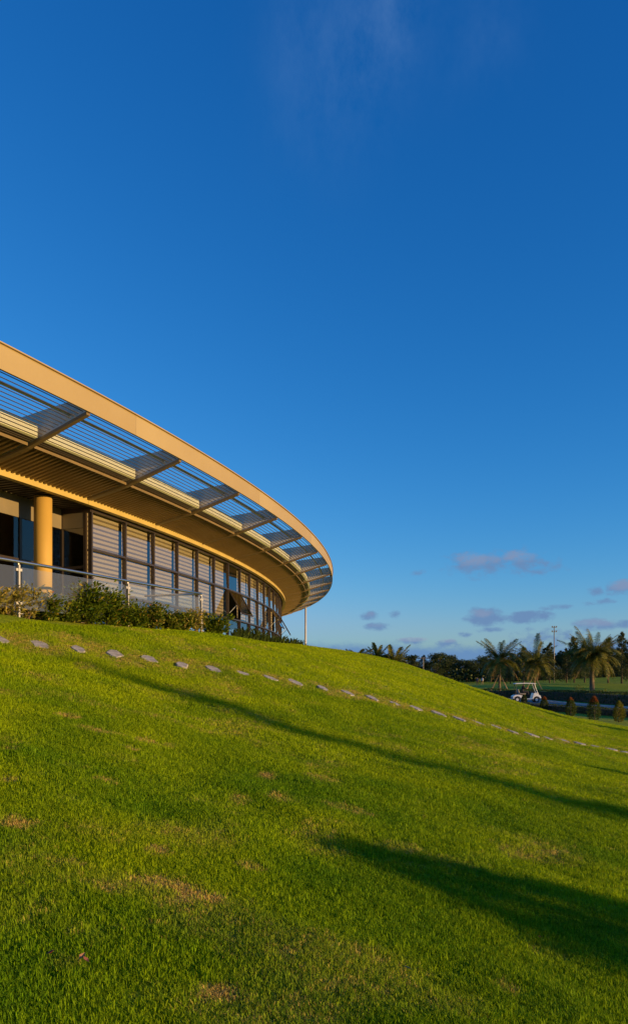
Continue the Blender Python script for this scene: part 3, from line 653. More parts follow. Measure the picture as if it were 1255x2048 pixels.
for i, (px, ty, wp, kind) in enumerate(SHR):
    rng = np.random.default_rng(100+i); p, y = edge_at(px); hh = (HOR-ty)/F_PX*y+EYE-p.z; ww = wp/F_PX*y*.62
    t = thing('garden_shrub', LB[i], 'shrub', (p.x, p.y, p.z-.02), random.random()*6, 'shrubs planted along the balustrade')
    m = MB(); ends = []
    for k in range(9 if kind == 'pale' else 7):
        a = rng.random()*6.28; r = ww*(.25+.6*rng.random()); h = hh*(.62+.36*rng.random())
        e = Vector((r*math.cos(a), r*math.sin(a), h)); ends.append(e)
        m.tube([(0, 0, 0), (e.x*.35, e.y*.35, h*.45), e], [.012, .008, .004], 5)
    m.build('stems', MT['twig'], t)
    n = {'pale': 560, 'mixed': 900, 'dark': 1250}[kind]
    E_ = np.array([tuple(e) for e in ends]); k = rng.integers(0, len(E_), n); s_ = (rng.random(n)**.7)[:, None]
    P = E_[k]*(s_*.88+.12)*np.array([1, 1, 1])+rng.normal(size=(n, 3))*np.array([ww*.3, ww*.3, hh*.09]); P[:, 2] = np.clip(P[:, 2], .04, hh*1.04)
    if kind != 'pale':                                   # fill the lower skirt
        q, _ = blob_points(n//2, ww*.95, ww*.95, hh*.38, hh*.36, rng); q[:, 2] = np.clip(q[:, 2], .03, None); P = np.concatenate([P, q])
    D = unit(P*np.array([1, 1, .3])+rng.normal(size=P.shape)*.35*ww)+np.array([0, 0, .15])
    V, F = leaf_arrays(P, D, .07+.06*rng.random(len(P)), .036+.022*rng.random(len(P)), rng=rng)
    foliage('foliage', V, F, MT['leaf_shrub_y' if kind == 'pale' else 'leaf_shrub'], t)
    if kind == 'mixed':
        P2 = P[rng.random(len(P)) < .3]+rng.normal(size=(1, 3))*.02; V, F = leaf_arrays(P2, rng.normal(size=P2.shape), .075, .04, rng=rng); foliage('pale_foliage', V, F, MT['leaf_shrub_y'], t)
    if i in (3, 6, 7, 9, 12):                             # buds and blossoms
        for q in range(2):
            e = ends[q]; m = MB(); c = Vector((e.x*.8, e.y*.8, hh*(.5+.4*q)))
            for z in range(5):
                a = z*1.2566; d = Vector((math.cos(a), math.sin(a), .5)); b = Vector((-d.y, d.x, 0))
                m.add([c, c+d*.03+b*.018, c+d*.055, c+d*.03-b*.018], [(0, 1, 2, 3)])
            m.build('blossom', MT['flower'], t)
# broad-leaved strap plants at the foot of the glazing
sp_me = []
for k in range(3):
    rng = np.random.default_rng(300+k); m = MB()
    for j in range(34):
        a = rng.random()*6.28; l = .28+.3*rng.random(); w = .018+.012*rng.random(); d = Vector((math.cos(a), math.sin(a), 0)); s_ = Vector((-d.y, d.x, 0))*w; lean = .25+.5*rng.random(); b = d*.05*rng.random()
        pts = [b, b+d*l*lean*.45+Vector((0, 0, l*.6)), b+d*l*lean+Vector((0, 0, l*.85)), b+d*l*lean*1.5+Vector((0, 0, l*.78))]
        m.add([pts[0]-s_, pts[0]+s_, pts[1]-s_, pts[1]+s_, pts[2]-s_*.7, pts[2]+s_*.7, pts[3]], [(0, 1, 3, 2), (2, 3, 5, 4), (4, 5, 6)])
    sp_me.append(m.mesh('leaves', MT['strap']))
for k, px in enumerate(np.linspace(468, 608, 20)):
    y = float(np.interp(px, [465, 540, 610], [24.5, 31, 38])); p = depth_at(px, y)
    t = thing('strap_plant', 'low strap-leaved plant in the row under the curved windows', 'plant', (p.x, p.y, p.z-.03), k*1.9, 'strap plants under the windows', .8+.35*random.random())
    mesh_obj('leaves', sp_me[k % 3], t)

# ------------------------------------------------------------------ stepping stones and small things on the lawn
for k, p in enumerate(STONES):
    rng = np.random.default_rng(500+k); n = 9; m = MB(); top, mid, bot = [], [], []
    d = STONES[min(k+1, len(STONES)-1)]-STONES[max(k-1, 0)]; ang = math.atan2(d.y, d.x)
    a0 = rng.random()*6; rad = [(.14+.09*rng.random())*(1+.12*math.sin(k*2.3)) for _ in range(n)]
    for j in range(n):
        a = a0+2*math.pi*j/n; x, y = math.cos(a)*rad[j]*.72, math.sin(a)*rad[j]*1.12
        bot.append((x, y, -.08)); mid.append((x, y, .012)); top.append((x*.94, y*.94, .024+.006*rng.random()))
    m.add(bot+mid+top, [tuple(range(2*n, 3*n))]+[(j, (j+1) % n, n+(j+1) % n, n+j) for j in range(n)]+[(n+j, n+(j+1) % n, 2*n+(j+1) % n, 2*n+j) for j in range(n)])
    o = m.build('stepping_stone', MT['stone'])
    e = .25; nx_ = -(g1(p.x+e, p.y)-g1(p.x-e, p.y))/(2*e); ny_ = -(g1(p.x, p.y+e)-g1(p.x, p.y-e))/(2*e)
    q = Vector((0, 0, 1)).rotation_difference(Vector((nx_*1.03, ny_*1.03, 1)).normalized())
    o.rotation_mode = 'QUATERNION'; o.rotation_quaternion = q @ Euler((0, 0, ang)).to_quaternion(); o.location = p+Vector((0, 0, -.004+.006*rng.random()))
    tag(o, 'flat grey stepping stone set in the worn grass path across the slope', 'stone', 'stepping stones across the lawn')
p = at(466, 1301); m = MB(); m.tube([(0, 0, -.02), (0, 0, .035), (0, 0, .045)], [.045, .05, .03], 14); o = m.build('sprinkler_cap', MT['white'], loc=p); tag(o, 'small round white cap in the grass below the windows', 'sprinkler')
for k, (px, py, mt, lb) in enumerate(((101, 1926, (.30, .05, .03), 'small dark red fallen leaf lying in the grass'), (163, 1934, (.36, .17, .07), 'curled brown fallen leaf lying in the grass'), (172, 1941, (.30, .10, .06), 'tiny reddish fallen leaf beside the curled brown one'),
                                      (1078, 1888, (.05, .04, .03), 'small blackened leaf at the edge of the broad shadow'), (815, 1953, (.42, .36, .16), 'straw-coloured blade lying across the grass'))):
    p = at(px, py); m = MB(); L_ = .035 if k != 4 else .08; w = .012 if k != 4 else .005
    m.add([(-L_/2, 0, 0), (0, -w, .012), (L_/2, 0, .02), (0, w, .012), (0, 0, .004)], [(0, 1, 4), (1, 2, 4), (2, 3, 4), (3, 0, 4)])
    o = m.build('fallen_leaf' if k != 4 else 'grass_stalk', pm('litter_%d' % k, mt), loc=p+Vector((0, 0, .035)), rot=(.2, .1, k*1.3)); tag(o, lb, 'leaf' if k != 4 else 'stalk')

# ------------------------------------------------------------------ lawn grass blades
def grass_mat():
    m, nt, N, L, B = base_mat('grass_blade')
    d = N.new('ShaderNodeAttribute'); d.attribute_type = 'INSTANCER'; d.attribute_name = 'dry'
    v = N.new('ShaderNodeAttribute'); v.attribute_type = 'INSTANCER'; v.attribute_name = 'tone'
    g = N.new('ShaderNodeNewGeometry')
    r = N.new('ShaderNodeValToRGB'); e = r.color_ramp.elements; e[0].color = (.078, .214, .004, 1); e[1].color = (.395, .485, .005, 1)
    L.new(v.outputs['Fac'], r.inputs[0])
    r2 = N.new('ShaderNodeValToRGB'); e = r2.color_ramp.elements; e[0].color = (.52, .36, .09, 1); e[1].color = (.74, .54, .16, 1); L.new(g.outputs['Random Per Island'], r2.inputs[0])
    hs = N.new('ShaderNodeHueSaturation'); mr = N.new('ShaderNodeMapRange'); mr.inputs[3].default_value = .7; mr.inputs[4].default_value = 1.35; L.new(g.outputs['Random Per Island'], mr.inputs[0]); L.new(mr.outputs[0], hs.inputs['Value']); L.new(r.outputs[0], hs.inputs['Color'])
    mx = N.new('ShaderNodeMix'); mx.data_type = 'RGBA'; L.new(d.outputs['Fac'], mx.inputs[0]); L.new(hs.outputs[0], mx.inputs[6]); L.new(r2.outputs[0], mx.inputs[7])
    L.new(mx.outputs[2], B.inputs['Base Color']); B.inputs['Roughness'].default_value = .6; B.inputs['Specular IOR Level'].default_value = .10
    t = N.new('ShaderNodeBsdfTranslucent'); L.new(mx.outputs[2], t.inputs[0]); ms = N.new('ShaderNodeMixShader'); ms.inputs[0].default_value = .35
    L.new(B.outputs[0], ms.inputs[1]); L.new(t.outputs[0], ms.inputs[2]); L.new(ms.outputs[0], N['Material Output'].inputs[0]); return m
MT['grass'] = grass_mat()
tuft_col = bpy.data.collections.new('grass_tuft_shapes')
for k in range(5):
    rng = np.random.default_rng(700+k); m = MB()
    for j in range(30):
        a = rng.random()*6.28; r = .048*math.sqrt(rng.random()); c = Vector((r*math.cos(a), r*math.sin(a), -.012)); b = rng.random()*6.28; d = Vector((math.cos(b), math.sin(b), 0)); s_ = Vector((-d.y, d.x, 0))*(.0012+.0010*rng.random())
        h = .018+.022*rng.random()**1.4; ln = .25+.75*rng.random()
        p1 = c+d*h*ln*.4+Vector((0, 0, .012+h*.6)); p2 = c+d*h*ln+Vector((0, 0, .012+h*(1-.25*ln)))
        m.add([c-s_, c+s_, p1+s_*.85, p1-s_*.85, p2], [(0, 1, 2, 3), (3, 2, 4)])
    o = bpy.data.objects.new('grass_tuft', m.mesh('grass_tuft', MT['grass'])); tuft_col.objects.link(o)
PTS, SC = [], []
for y0, y1, dens, sc in ((1.1, 5, 1500, .95), (5, 9, 800, 1.1), (9, 15, 380, 1.4), (15, 25, 200, 1.6), (25, 46, 85, 2.0)):
    n = int((y1-y0)*(1.0*y1+3)*dens); y = y0+(y1-y0)*RNG.random(n); x = (RNG.random(n)*2-1)*(.5*y1+1.5)
    k = np.abs(x) < .5*y+1.4; x, y = x[k], y[k]; z = gh(x, y)
    r = np.hypot(x-CC.x, y-CC.y)
    ok = ~((r < 66.62) & (y < 20.6)) & (r > 65.3) & (z > .25)
    for p in STONES: ok &= np.hypot((x-p.x)*1.05, y-p.y) > .19
    PTS.append(np.stack([x, y, z-.004], 1)[ok]); SC.append(np.full(ok.sum(), sc))
PTS = np.concatenate(PTS); SC = np.concatenate(SC); n = len(PTS)
PTS[:, 2] += (vnoise(PTS[:, 0], PTS[:, 1], .6, 11)-.5)*.085*np.exp(-np.hypot(PTS[:, 0], PTS[:, 1])/40)+(vnoise(PTS[:, 0], PTS[:, 1], .2, 12)-.5)*.018*np.exp(-np.hypot(PTS[:, 0], PTS[:, 1])/25)
gm = bpy.data.meshes.new('lawn_grass'); gm.vertices.add(n); gm.vertices.foreach_set('co', PTS.astype(np.float32).ravel())
dry = dryness(PTS[:, 0], PTS[:, 1]); dry = np.where(RNG.random(n) < dry*1.15, np.clip(dry+.45, 0, 1), dry*.45)
tone = np.clip(np.interp(PTS[:, 1], [2, 8, 16, 30], [-.02, .17, .34, .42])+.75*(vnoise(PTS[:, 0], PTS[:, 1], 3.5, 21)*.35+(vnoise(PTS[:, 0], PTS[:, 1], .6, 22)-.2)*.75+RNG.random(n)*.3), 0, 1)  # nearest turf greener, darker: shade between blades put into the colour; plus random tone
hgt = (.78+.36*vnoise(PTS[:, 0], PTS[:, 1], .25, 23)+.25*RNG.random(n))*(1-.45*dry)*np.where(RNG.random(n) < .012, 1.7, 1.0)
scl = np.stack([SC*(.9+.3*RNG.random(n))]*2+[hgt*SC**.12], 1)
rot = np.stack([RNG.normal(size=n)*.12, RNG.normal(size=n)*.12, RNG.random(n)*6.28], 1)
for nm, ty, a in (('scl', 'FLOAT_VECTOR', scl), ('rot', 'FLOAT_VECTOR', rot)): gm.attributes.new(nm, ty, 'POINT').data.foreach_set('vector', a.astype(np.float32).ravel())
for nm, a in (('dry', dry), ('tone', tone)): gm.attributes.new(nm, 'FLOAT', 'POINT').data.foreach_set('value', a.astype(np.float32))
gm.attributes.new('pid', 'INT', 'POINT').data.foreach_set('value', RNG.integers(0, 5, n).astype(np.int32))
lawn = mesh_obj('lawn_grass', gm); tag(lawn, 'short mown lawn grass with dry straw patches covering the slope', 'grass', kind='stuff')
ng = bpy.data.node_groups.new('scatter_grass', 'GeometryNodeTree'); ng.interface.new_socket('Geometry', in_out='INPUT', socket_type='NodeSocketGeometry'); ng.interface.new_socket('Geometry', in_out='OUTPUT', socket_type='NodeSocketGeometry')
GN, GL = ng.nodes, ng.links
gi, go = GN.new('NodeGroupInput'), GN.new('NodeGroupOutput'); ip = GN.new('GeometryNodeInstanceOnPoints'); ci = GN.new('GeometryNodeCollectionInfo')
ci.inputs[0].default_value = tuft_col; ci.inputs['Separate Children'].default_value = True; ci.inputs['Reset Children'].default_value = True
def named(nm, ty):
    a = GN.new('GeometryNodeInputNamedAttribute'); a.data_type = ty; a.inputs[0].default_value = nm; return [s for s in a.outputs if s.enabled and s.name == 'Attribute'][0]
GL.new(gi.outputs[0], ip.inputs['Points']); GL.new(ci.outputs[0], ip.inputs['Instance']); ip.inputs['Pick Instance'].default_value = True
GL.new(named('pid', 'INT'), ip.inputs['Instance Index']); GL.new(named('scl', 'FLOAT_VECTOR'), ip.inputs['Scale'])
er = GN.new('FunctionNodeEulerToRotation'); GL.new(named('rot', 'FLOAT_VECTOR'), er.inputs[0]); GL.new(er.outputs[0], ip.inputs['Rotation'])
GL.new(ip.outputs[0], go.inputs[0]); lawn.modifiers.new('scatter', 'NODES').node_group = ng

# ------------------------------------------------------------------ palms
def frond_mesh(name, length, rise, droop, nl, ll, mat, seed, lw=.03):
    """one feather leaf along +X: rachis curve with two rows of leaflets"""
    rng = np.random.default_rng(seed); m = MB(); pts = []
    for i in range(11):
        s_ = i/10; pts.append(Vector((length*(s_*.96-.1*droop*s_**3), .0, length*(rise*s_-droop*s_**2.3))))
    m.tube(pts, [.028*(1-.85*i/10) for i in range(11)], 5)
    for i in range(nl):
        s_ = .12+.87*i/(nl-1); k = min(int(s_*10), 9); f = s_*10-k; c = pts[k].lerp(pts[k+1], f); t = (pts[k+1]-pts[k]).normalized(); up = Vector((-t.z, 0, t.x))
        l = ll*(.55+.6*math.sin(math.pi*min(1, s_*.8+.15)))*(1-.45*max(0, s_-.75)*4*.6)*(.85+.3*rng.random())
        for sd in (-1, 1):
            d = (t*.62+Vector((0, sd, 0))*(.75)+up*(.12-.5*rng.random()*.6)).normalized(); w = t*lw*.5
            mid = c+d*l*.55; tip = c+d*l-Vector((0, 0, l*(.22+.25*rng.random())))
            m.add([c-w, c+w, mid+w*.8, mid-w*.8, tip], [(0, 1, 2, 3), (3, 2, 4)])
    return m.mesh(name, mat)
def palm(label, px, y, crown_h, flen, nf, trunk_r, seed, group, lean=0.0, ll=.45, dry=2, stakes=False, droopy=0.0, base=None, lw=.05):
    rng = np.random.default_rng(seed); p = base or depth_at(px, y)
    t = thing('palm_tree', label, 'palm', (p.x, p.y, p.z-.05), 0, group)
    m = MB(); pts, rad = [], []
    for i in range(15):
        s_ = i/14; pts.append((lean*s_**1.7, .08*math.sin(s_*3), crown_h*s_)); rad.append(trunk_r*(1.45 if i == 0 else 1.12 if i == 1 else 1)*(1-.35*s_)*(1.06 if i % 2 else .97))
    m.tube(pts, rad, 10); m.build('trunk', MT['palm_bark'], t, smooth=True); top = Vector(pts[-1])
    kinds = [frond_mesh('frond', flen, 1.15, .25, 34, ll, MT['frond'], seed+1, lw), frond_mesh('frond', flen*1.05, .85, .62+droopy*.3, 36, ll, MT['frond'], seed+2, lw), frond_mesh('frond', flen, .42, .82+droopy*.5, 36, ll*.95, MT['frond'], seed+3, lw)]
    dk = frond_mesh('frond', flen*.85, -.15, .75, 28, ll*.8, MT['frond_dry'], seed+4, lw)
    for i in range(nf):
        a = i*2.39996+rng.random()*.4; k = 0 if i < nf*.25 else 1 if i < nf*.62 else 2
        o = mesh_obj('frond', kinds[k], t, loc=top+Vector((0, 0, -.12*k)), rot=(rng.normal()*.25, rng.normal()*.2, a), scale=.72+.42*rng.random())
    for i in range(dry):
        o = mesh_obj('frond', dk, t, loc=top-Vector((0, 0, .3)), rot=(0, 0, rng.random()*6.28), scale=.8+.2*rng.random()); o['label'] = 'dry brown hanging frond'
    if stakes:
        for i in range(4):
            a = .5+i*1.571; m = MB(); f = Vector((math.cos(a)*1.7, math.sin(a)*1.7, 0)); m.tube([f, Vector((math.cos(a)*.15, math.sin(a)*.15, min(2.3, crown_h*.6)))], .05, 7); m.build('support_stake', MT['stake'], t)
    return t
palm('coconut palm with splayed timber stakes and a golden dry frond', 998, 93, 4.2, 3.0, 38, .17, 40, 'palms beyond the road', .1, .66, 3, True, .15, lw=.075)
palm('coconut palm with timber props behind the golf cart, fronds swept aside', 1067, 97, 3.9, 2.8, 32, .16, 50, 'palms beyond the road', .25, .64, 3, True, .15, lw=.075)
palm('thick-trunked palm with a dense dark feathery crown behind the far hedge', 1183, 86, 4.3, 3.1, 105, .30, 60, 'palms beyond the road', .0, .6, 3, False, .35, lw=.065)
palm('young palm on the far side of the crest, alone at the clubhouse end', 708, 92, 4.2, 2.0, 29, .13, 70, 'young palms behind the crest', .1, .55, 0, lw=.10)
palm('young palm behind the crest with a tall upright spear leaf', 752, 94, 4.3, 2.1, 31, .13, 80, 'young palms behind the crest', .1, .55, 1, lw=.10)
palm('young palm behind the crest with wide wind-swept fronds beside the spear-leaved one', 783, 93, 3.7, 2.3, 31, .13, 90, 'young palms behind the crest', .3, .58, 1, lw=.10)

# ------------------------------------------------------------------ roadside topiary shrubs and hedges
def topiary(label, px, base_py, w_px, h_px, red, seed, pal=False):
    rng = np.random.default_rng(seed); y = (EYE-.05)*F_PX/(base_py-HOR); p = depth_at(px, y); h = h_px/F_PX*y; r = w_px/F_PX*y*.5
    t = thing('topiary_shrub', label, 'shrub', (p.x, p.y, p.z-.02), rng.random()*6, 'clipped shrubs along the roadside hedge')
    m = MB(); m.tube([(0, 0, 0), (.01, .01, h*.4), (0, .02, h*.8)], [.03, .025, .012], 6); m.build('stem', MT['bark'], t)
    n = 1500; zz = rng.random(n)**.85; prof = np.interp(zz, [0, .12, .35, .6, .85, 1], [.55, .85, 1, .85, .5, .12]); a = rng.random(n)*6.283; rr = r*prof*(.55+.5*rng.random(n)**.6)*(1+.12*np.sin(3*a+seed)+.08*np.sin(7*zz*6))
    P = np.stack([rr*np.cos(a), rr*np.sin(a), .06+zz*h*.97], 1); D = unit(P*np.array([1, 1, .2]))+rng.normal(size=P.shape)*.5+np.array([0, 0, .3])
    tipm = zz > red+.14*rng.random(n)
    if not red: tipm[:] = False
    V, F = leaf_arrays(P[~tipm], D[~tipm], .075, .045, rng=rng); foliage('foliage', V, F, MT['leaf_yellow' if pal else 'leaf_topiary'], t)
    if red:
        V, F = leaf_arrays(P[tipm], D[tipm], .085, .045, rng=rng); foliage('red_tips', V, F, MT['leaf_red'], t)
topiary('small clipped green shrub in front of the golf cart wheel', 1047, 1409, 13, 20, False, 1)
topiary('clipped shrub with a reddish top just in front of the cart nose', 1087, 1423, 17, 29, .72, 2)
topiary('loose clipped shrub with brownish red shoots, between the other red-topped shrubs', 1140, 1438, 21, 38, .80, 3)
topiary('fattest clipped shrub, with a bright orange-red crown', 1187, 1449, 27, 48, .70, 4)
topiary('pale green clipped shrub with no red shoots, past the fattest one', 1236, 1448, 24, 42, False, 5, True)
def hedge(label, line, width, height, n, seed, mat, leaf=.1):
    rng = np.random.default_rng(seed); L_ = [0]
    for a, b in zip(line[:-1], line[1:]): L_.append(L_[-1]+(b-a).length)
    s_ = rng.random(n)*L_[-1]; X = np.interp(s_, L_, [p.x for p in line]); Y = np.interp(s_, L_, [p.y for p in line])
    i = np.clip(np.searchsorted(L_, s_)-1, 0, len(line)-2); T = np.array([((b-a).normalized().x, (b-a).normalized().y) for a, b in zip(line[:-1], line[1:])])[i]
    hv = height*(.85+.3*vnoise(X, Y, .8, seed)); u = rng.random(n); side = rng.random(n)
    w = np.where(side < .45, (rng.random(n)-.5)*2, np.sign(rng.random(n)-.5)*(1-.12*rng.random(n))); z = np.where(side < .45, hv*(1-.08*u), hv*u)
    P = np.stack([X-T[:, 1]*w*width*.5, Y+T[:, 0]*w*width*.5, gh(X, Y)+z], 1); D = rng.normal(size=P.shape)+np.array([0, 0, .4])
    o = line[len(line)//2].copy(); o.z = g1(o.x, o.y); t = thing('hedge', label, 'hedge', o)
    V, F = leaf_arrays(P-np.array(tuple(o)), D, leaf*(.7+.6*rng.random(n)), leaf*.55, rng=rng); f = foliage('foliage', V, F, MT[mat], t); f['kind'] = 'stuff'
    m = MB(); q = []
    for k, p in enumerate(line):
        tt = (line[min(k+1, len(line)-1)]-line[max(k-1, 0)]).normalized(); nrm = Vector((-tt.y, tt.x, 0))*width*.36; zb = g1(p.x, p.y)
        q += [(p+nrm).to_tuple()[:2]+(zb-.05,), (p-nrm).to_tuple()[:2]+(zb-.05,), (p-nrm*.9).to_tuple()[:2]+(zb+height*.82,), (p+nrm*.9).to_tuple()[:2]+(zb+height*.82,)]
    q = [tuple(Vector(a)-o) for a in q]; fs = []
    for k in range(len(line)-1):
        b = 4*k; fs += [(b+j, b+(j+1) % 4, b+4+(j+1) % 4, b+4+j) for j in range(4)]
    fs += [(3, 2, 1, 0), (4*len(line)-4, 4*len(line)-3, 4*len(line)-2, 4*len(line)-1)]
    m.add(q, fs); c = m.build('branch_core', MT['bark'], t); fix_normals(c.data)
def sub(c, a, b): return [p.copy() for p in c if a <= p.y <= b]
hedge('low trimmed hedge along the hill side of the road', sub(offset(near_k, .75), 14, 62), .7, .42, 16000, 11, 'leaf_hedge', .08)
hedge('long dark trimmed hedge on the golf side of the road', sub(offset(far_k, -3.6), 20, 84), 1.4, .95, 26000, 12, 'leaf_hedge', .13)
for k, (px, y, w, h, lb) in enumerate(((1062, 78, 1.6, .9, 'yellow-green shrub on the grass right behind the golf cart roof'), (1104, 80, 1.5, .8, 'low yellow-green shrub on the grass between cart and feathery palm'), (1128, 79, 1.3, .9, 'small rounded yellow-green shrub, next to the tallest yellow one'),
                                       (1152, 78, 2.2, 1.5, 'tallest yellow-green shrub, left of the thick palm trunk'), (1215, 76, 2.0, 1.0, 'wide yellow-green shrub beyond the thick palm trunk'), (1240, 76, 1.6, .8, 'low yellow-green shrub next to the wide yellow one'))):
    rng = np.random.default_rng(800+k); p = depth_at(px, y); t = thing('flower_shrub', lb, 'shrub', p, k, 'yellow shrubs behind the far hedge')
    P, D = blob_points(420, w*.5, w*.5, h*.5, h*.45, rng); P[:, 2] = np.clip(P[:, 2], .02, None); V, F = leaf_arrays(P, D, .13, .07, rng=rng); foliage('foliage', V, F, MT['leaf_yellow'], t)
    m = MB()
    for j in range(5): a = j*1.26; m.tube([(0, 0, -.03), (w*.25*math.cos(a), w*.25*math.sin(a), h*.7)], [.02, .008], 5)
    m.build('stems', MT['twig'], t)

# ------------------------------------------------------------------ woodland trees (own trunk and crown each)
def tree_proto(kind, seed, h):
    rng = np.random.default_rng(seed); m = MB(); clumps = []
    if kind == 'broad':
        m.tube([(0, 0, 0), (.08, .05, h*.3), (.0, .1, h*.55)], [.2, .15, .09], 8)
        for j in range(11):
            a = j*2.4+rng.random(); z = h*(.25+.35*rng.random()); e = Vector((math.cos(a)*h*(.16+.14*rng.random()), math.sin(a)*h*(.16+.14*rng.random()), z+h*(.14+.2*rng.random()))); m.tube([(0, .05, z*.85), e*.55+Vector((0, 0, z*.35)), e], [.08, .05, .02], 6); clumps.append((e, h*(.12+.07*rng.random())))
        clumps.append((Vector((0, 0, h*.84)), h*.16)); n, ls = 190, .30
    else:       # feathery conifer-like casuarina
        m.tube([(0, 0, 0), (.05, .02, h*.5), (0, 0, h*.97)], [.16, .10, .02], 8)
        for j in range(26):
            z = h*(.16+.8*j/25); a = j*2.4+rng.random(); r = h*(.23 if kind == 'feather' else .11)*(1-(z/h))**.7*(.55+.6*rng.random())+.12; e = Vector((math.cos(a)*r, math.sin(a)*r, z+r*.45)); m.tube([(0, 0, z), e], [.035, .01], 5); clumps.append((e*.8+Vector((0, 0, z*.2)), max(.25, r*.55)))
        n, ls = 110, .36
    P, D = [], []
    for c, r in clumps:
        d = unit(rng.normal(size=(n, 3))); q = d*(rng.random((n, 1))**.5)*r*np.array([1, 1, .72 if kind == 'broad' else 1.1]); P.append(q+np.array(tuple(c))); D.append(d+np.array([0, 0, -.2 if kind == 'broad' else .5]))
    P = np.concatenate(P); D = np.concatenate(D); V, F = leaf_arrays(P, D+rng.normal(size=P.shape)*.4, ls*(.6+.8*rng.random(len(P))), (.17 if kind == 'broad' else .09), rng=rng)
    return m.mesh('trunk', MT['bark'], True), np_mesh('crown', V, F, MT['leaf_tree' if kind == 'broad' else 'needle'])
def cone_proto(h):
    rng = np.random.default_rng(77); m = MB(); m.tube([(0, 0, 0), (.02, .02, h*.5), (0, 0, h*.95)], [.14, .09, .02], 8)
    for j in range(40):
        z = h*(.08+.86*j/39); a = j*2.4; r = (h-z)*.30; m.tube([(0, 0, z), (math.cos(a)*r, math.sin(a)*r, z+.1*r)], [.03, .01], 5)
    n = 9000; z = h*(.06+.94*(1-np.sqrt(1-rng.random(n)*.998))); a = rng.random(n)*6.283; r = (h*1.0-z)*.33*(.35+.65*rng.random(n)**.5)*(1+.10*np.sin(5*a+z*2))
    P = np.stack([r*np.cos(a), r*np.sin(a), z], 1); V, F = leaf_arrays(P, P*np.array([1, 1, 0])+rng.normal(size=P.shape)*.4, .22, .10, rng=rng)
    return m.mesh('trunk', MT['bark'], True), np_mesh('crown', V, F, MT['needle'])
PROTO = {'cone': [cone_proto(8)], 'broad': [tree_proto('broad', 1, 7), tree_proto('broad', 2, 7), tree_proto('broad', 3, 7)], 'feather': [tree_proto('feather', 4, 8), tree_proto('feather', 5, 8)], 'spire': [tree_proto('spire', 6, 8), tree_proto('spire', 7, 8)]}
def tree(kind, k, x, y, h, label, group, name='woodland_tree', sq=1.0):
    ref = 7 if kind == 'broad' else 8; tr_, cr = PROTO[kind][k % len(PROTO[kind])]
    t = thing(name, label, 'tree', (x, y, g1(x, y)-.1), k*1.7, group); t.scale = (h/ref*sq, h/ref*sq, h/ref)
    mesh_obj('trunk', tr_, t); mesh_obj('crown', cr, t); return t
rng = np.random.default_rng(55); k = 0
for row, (y, hb, step) in enumerate(((178, 6.0, 4.2), (196, 7.4, 4.6), (216, 8.4, 5.0))):
    x = .05*y
    while x < .52*y:
        fr = 627.5+x/y*F_PX; hh = hb*(.85+.3*rng.random())*(1.0 if fr < 1040 else 1.22)*(.92 if fr < 860 else 1.0)
        kind = 'broad' if (fr < 1030 and rng.random() < .85) or rng.random() < .35 else 'feather'
        lb = {('broad', 0): 'dark rounded broadleaf tree in the front of the distant wood', ('broad', 1): 'dark rounded broadleaf tree in the middle of the distant wood', ('broad', 2): 'dark rounded broadleaf tree at the back of the distant wood',
              ('feather', 0): 'dusky feathery casuarina in the front of the distant wood', ('feather', 1): 'dusky feathery casuarina in the middle of the distant wood', ('feather', 2): 'dusky feathery casuarina at the back of the distant wood'}[(kind, row)]
        tree(kind, k, x, y+rng.normal()*3, hh, lb, 'trees of the distant wood', sq=1.25 if kind == 'broad' else 1.35); k += 1; x += step*(.75+.5*rng.random())
for px, y, h, lb in ((1098, 132, 8.0, 'thin casuarina beside the floodlight mast'), (1147, 128, 8.6, 'tall open casuarina between the mast and the feathery palm'), (1132, 138, 7.4, 'shorter casuarina left of the tall open one'), (1215, 120, 7.4, 'bushy casuarina right behind the feathery palm'), (1242, 118, 8.2, 'tall spiky casuarina beyond the feathery palm'),
                     (1168, 126, 7.6, 'casuarina partly hidden by the feathery palm crown'), (1258, 112, 7.2, 'brownish casuarina at the end of the near row'), (1020, 142, 6.6, 'low casuarina behind the staked palm'), (1046, 140, 7.8, 'slim casuarina between the two staked palms')):
    p = depth_at(px, y); tree('feather', k, p.x, p.y, h, lb, 'casuarinas behind the palms', 'casuarina_tree', 1.0); k += 1
for px, y, h, lb in ((862, 108, 2.6, 'round dark bush showing over the crest next to the lamp post'), (884, 104, 2.4, 'dark bush between the other two behind the crest'), (905, 100, 2.0, 'low dark bush closest to the walking golfers'), (922, 98, 1.5, 'smallest brownish bush behind the crest')):
    p = depth_at(px, y); tree('broad', k, p.x, p.y, h, lb, 'bushes behind the crest', 'wild_bush', 1.5); k += 1
n = 26000; ux = RNG.random(n)*145-10; uy = 176+RNG.random(n)*46; uh = (1.6+2.2*vnoise(ux, uy, 5, 61)); uz = gh(ux, uy)+uh*RNG.random(n)**.6
V, F = leaf_arrays(np.stack([ux, uy, uz], 1), RNG.normal(size=(n, 3)), .75, .5); o = foliage('undergrowth', V, F, MT['leaf_tree'], None); tag(o, 'dark undergrowth filling the foot of the distant wood', 'undergrowth', kind='stuff')
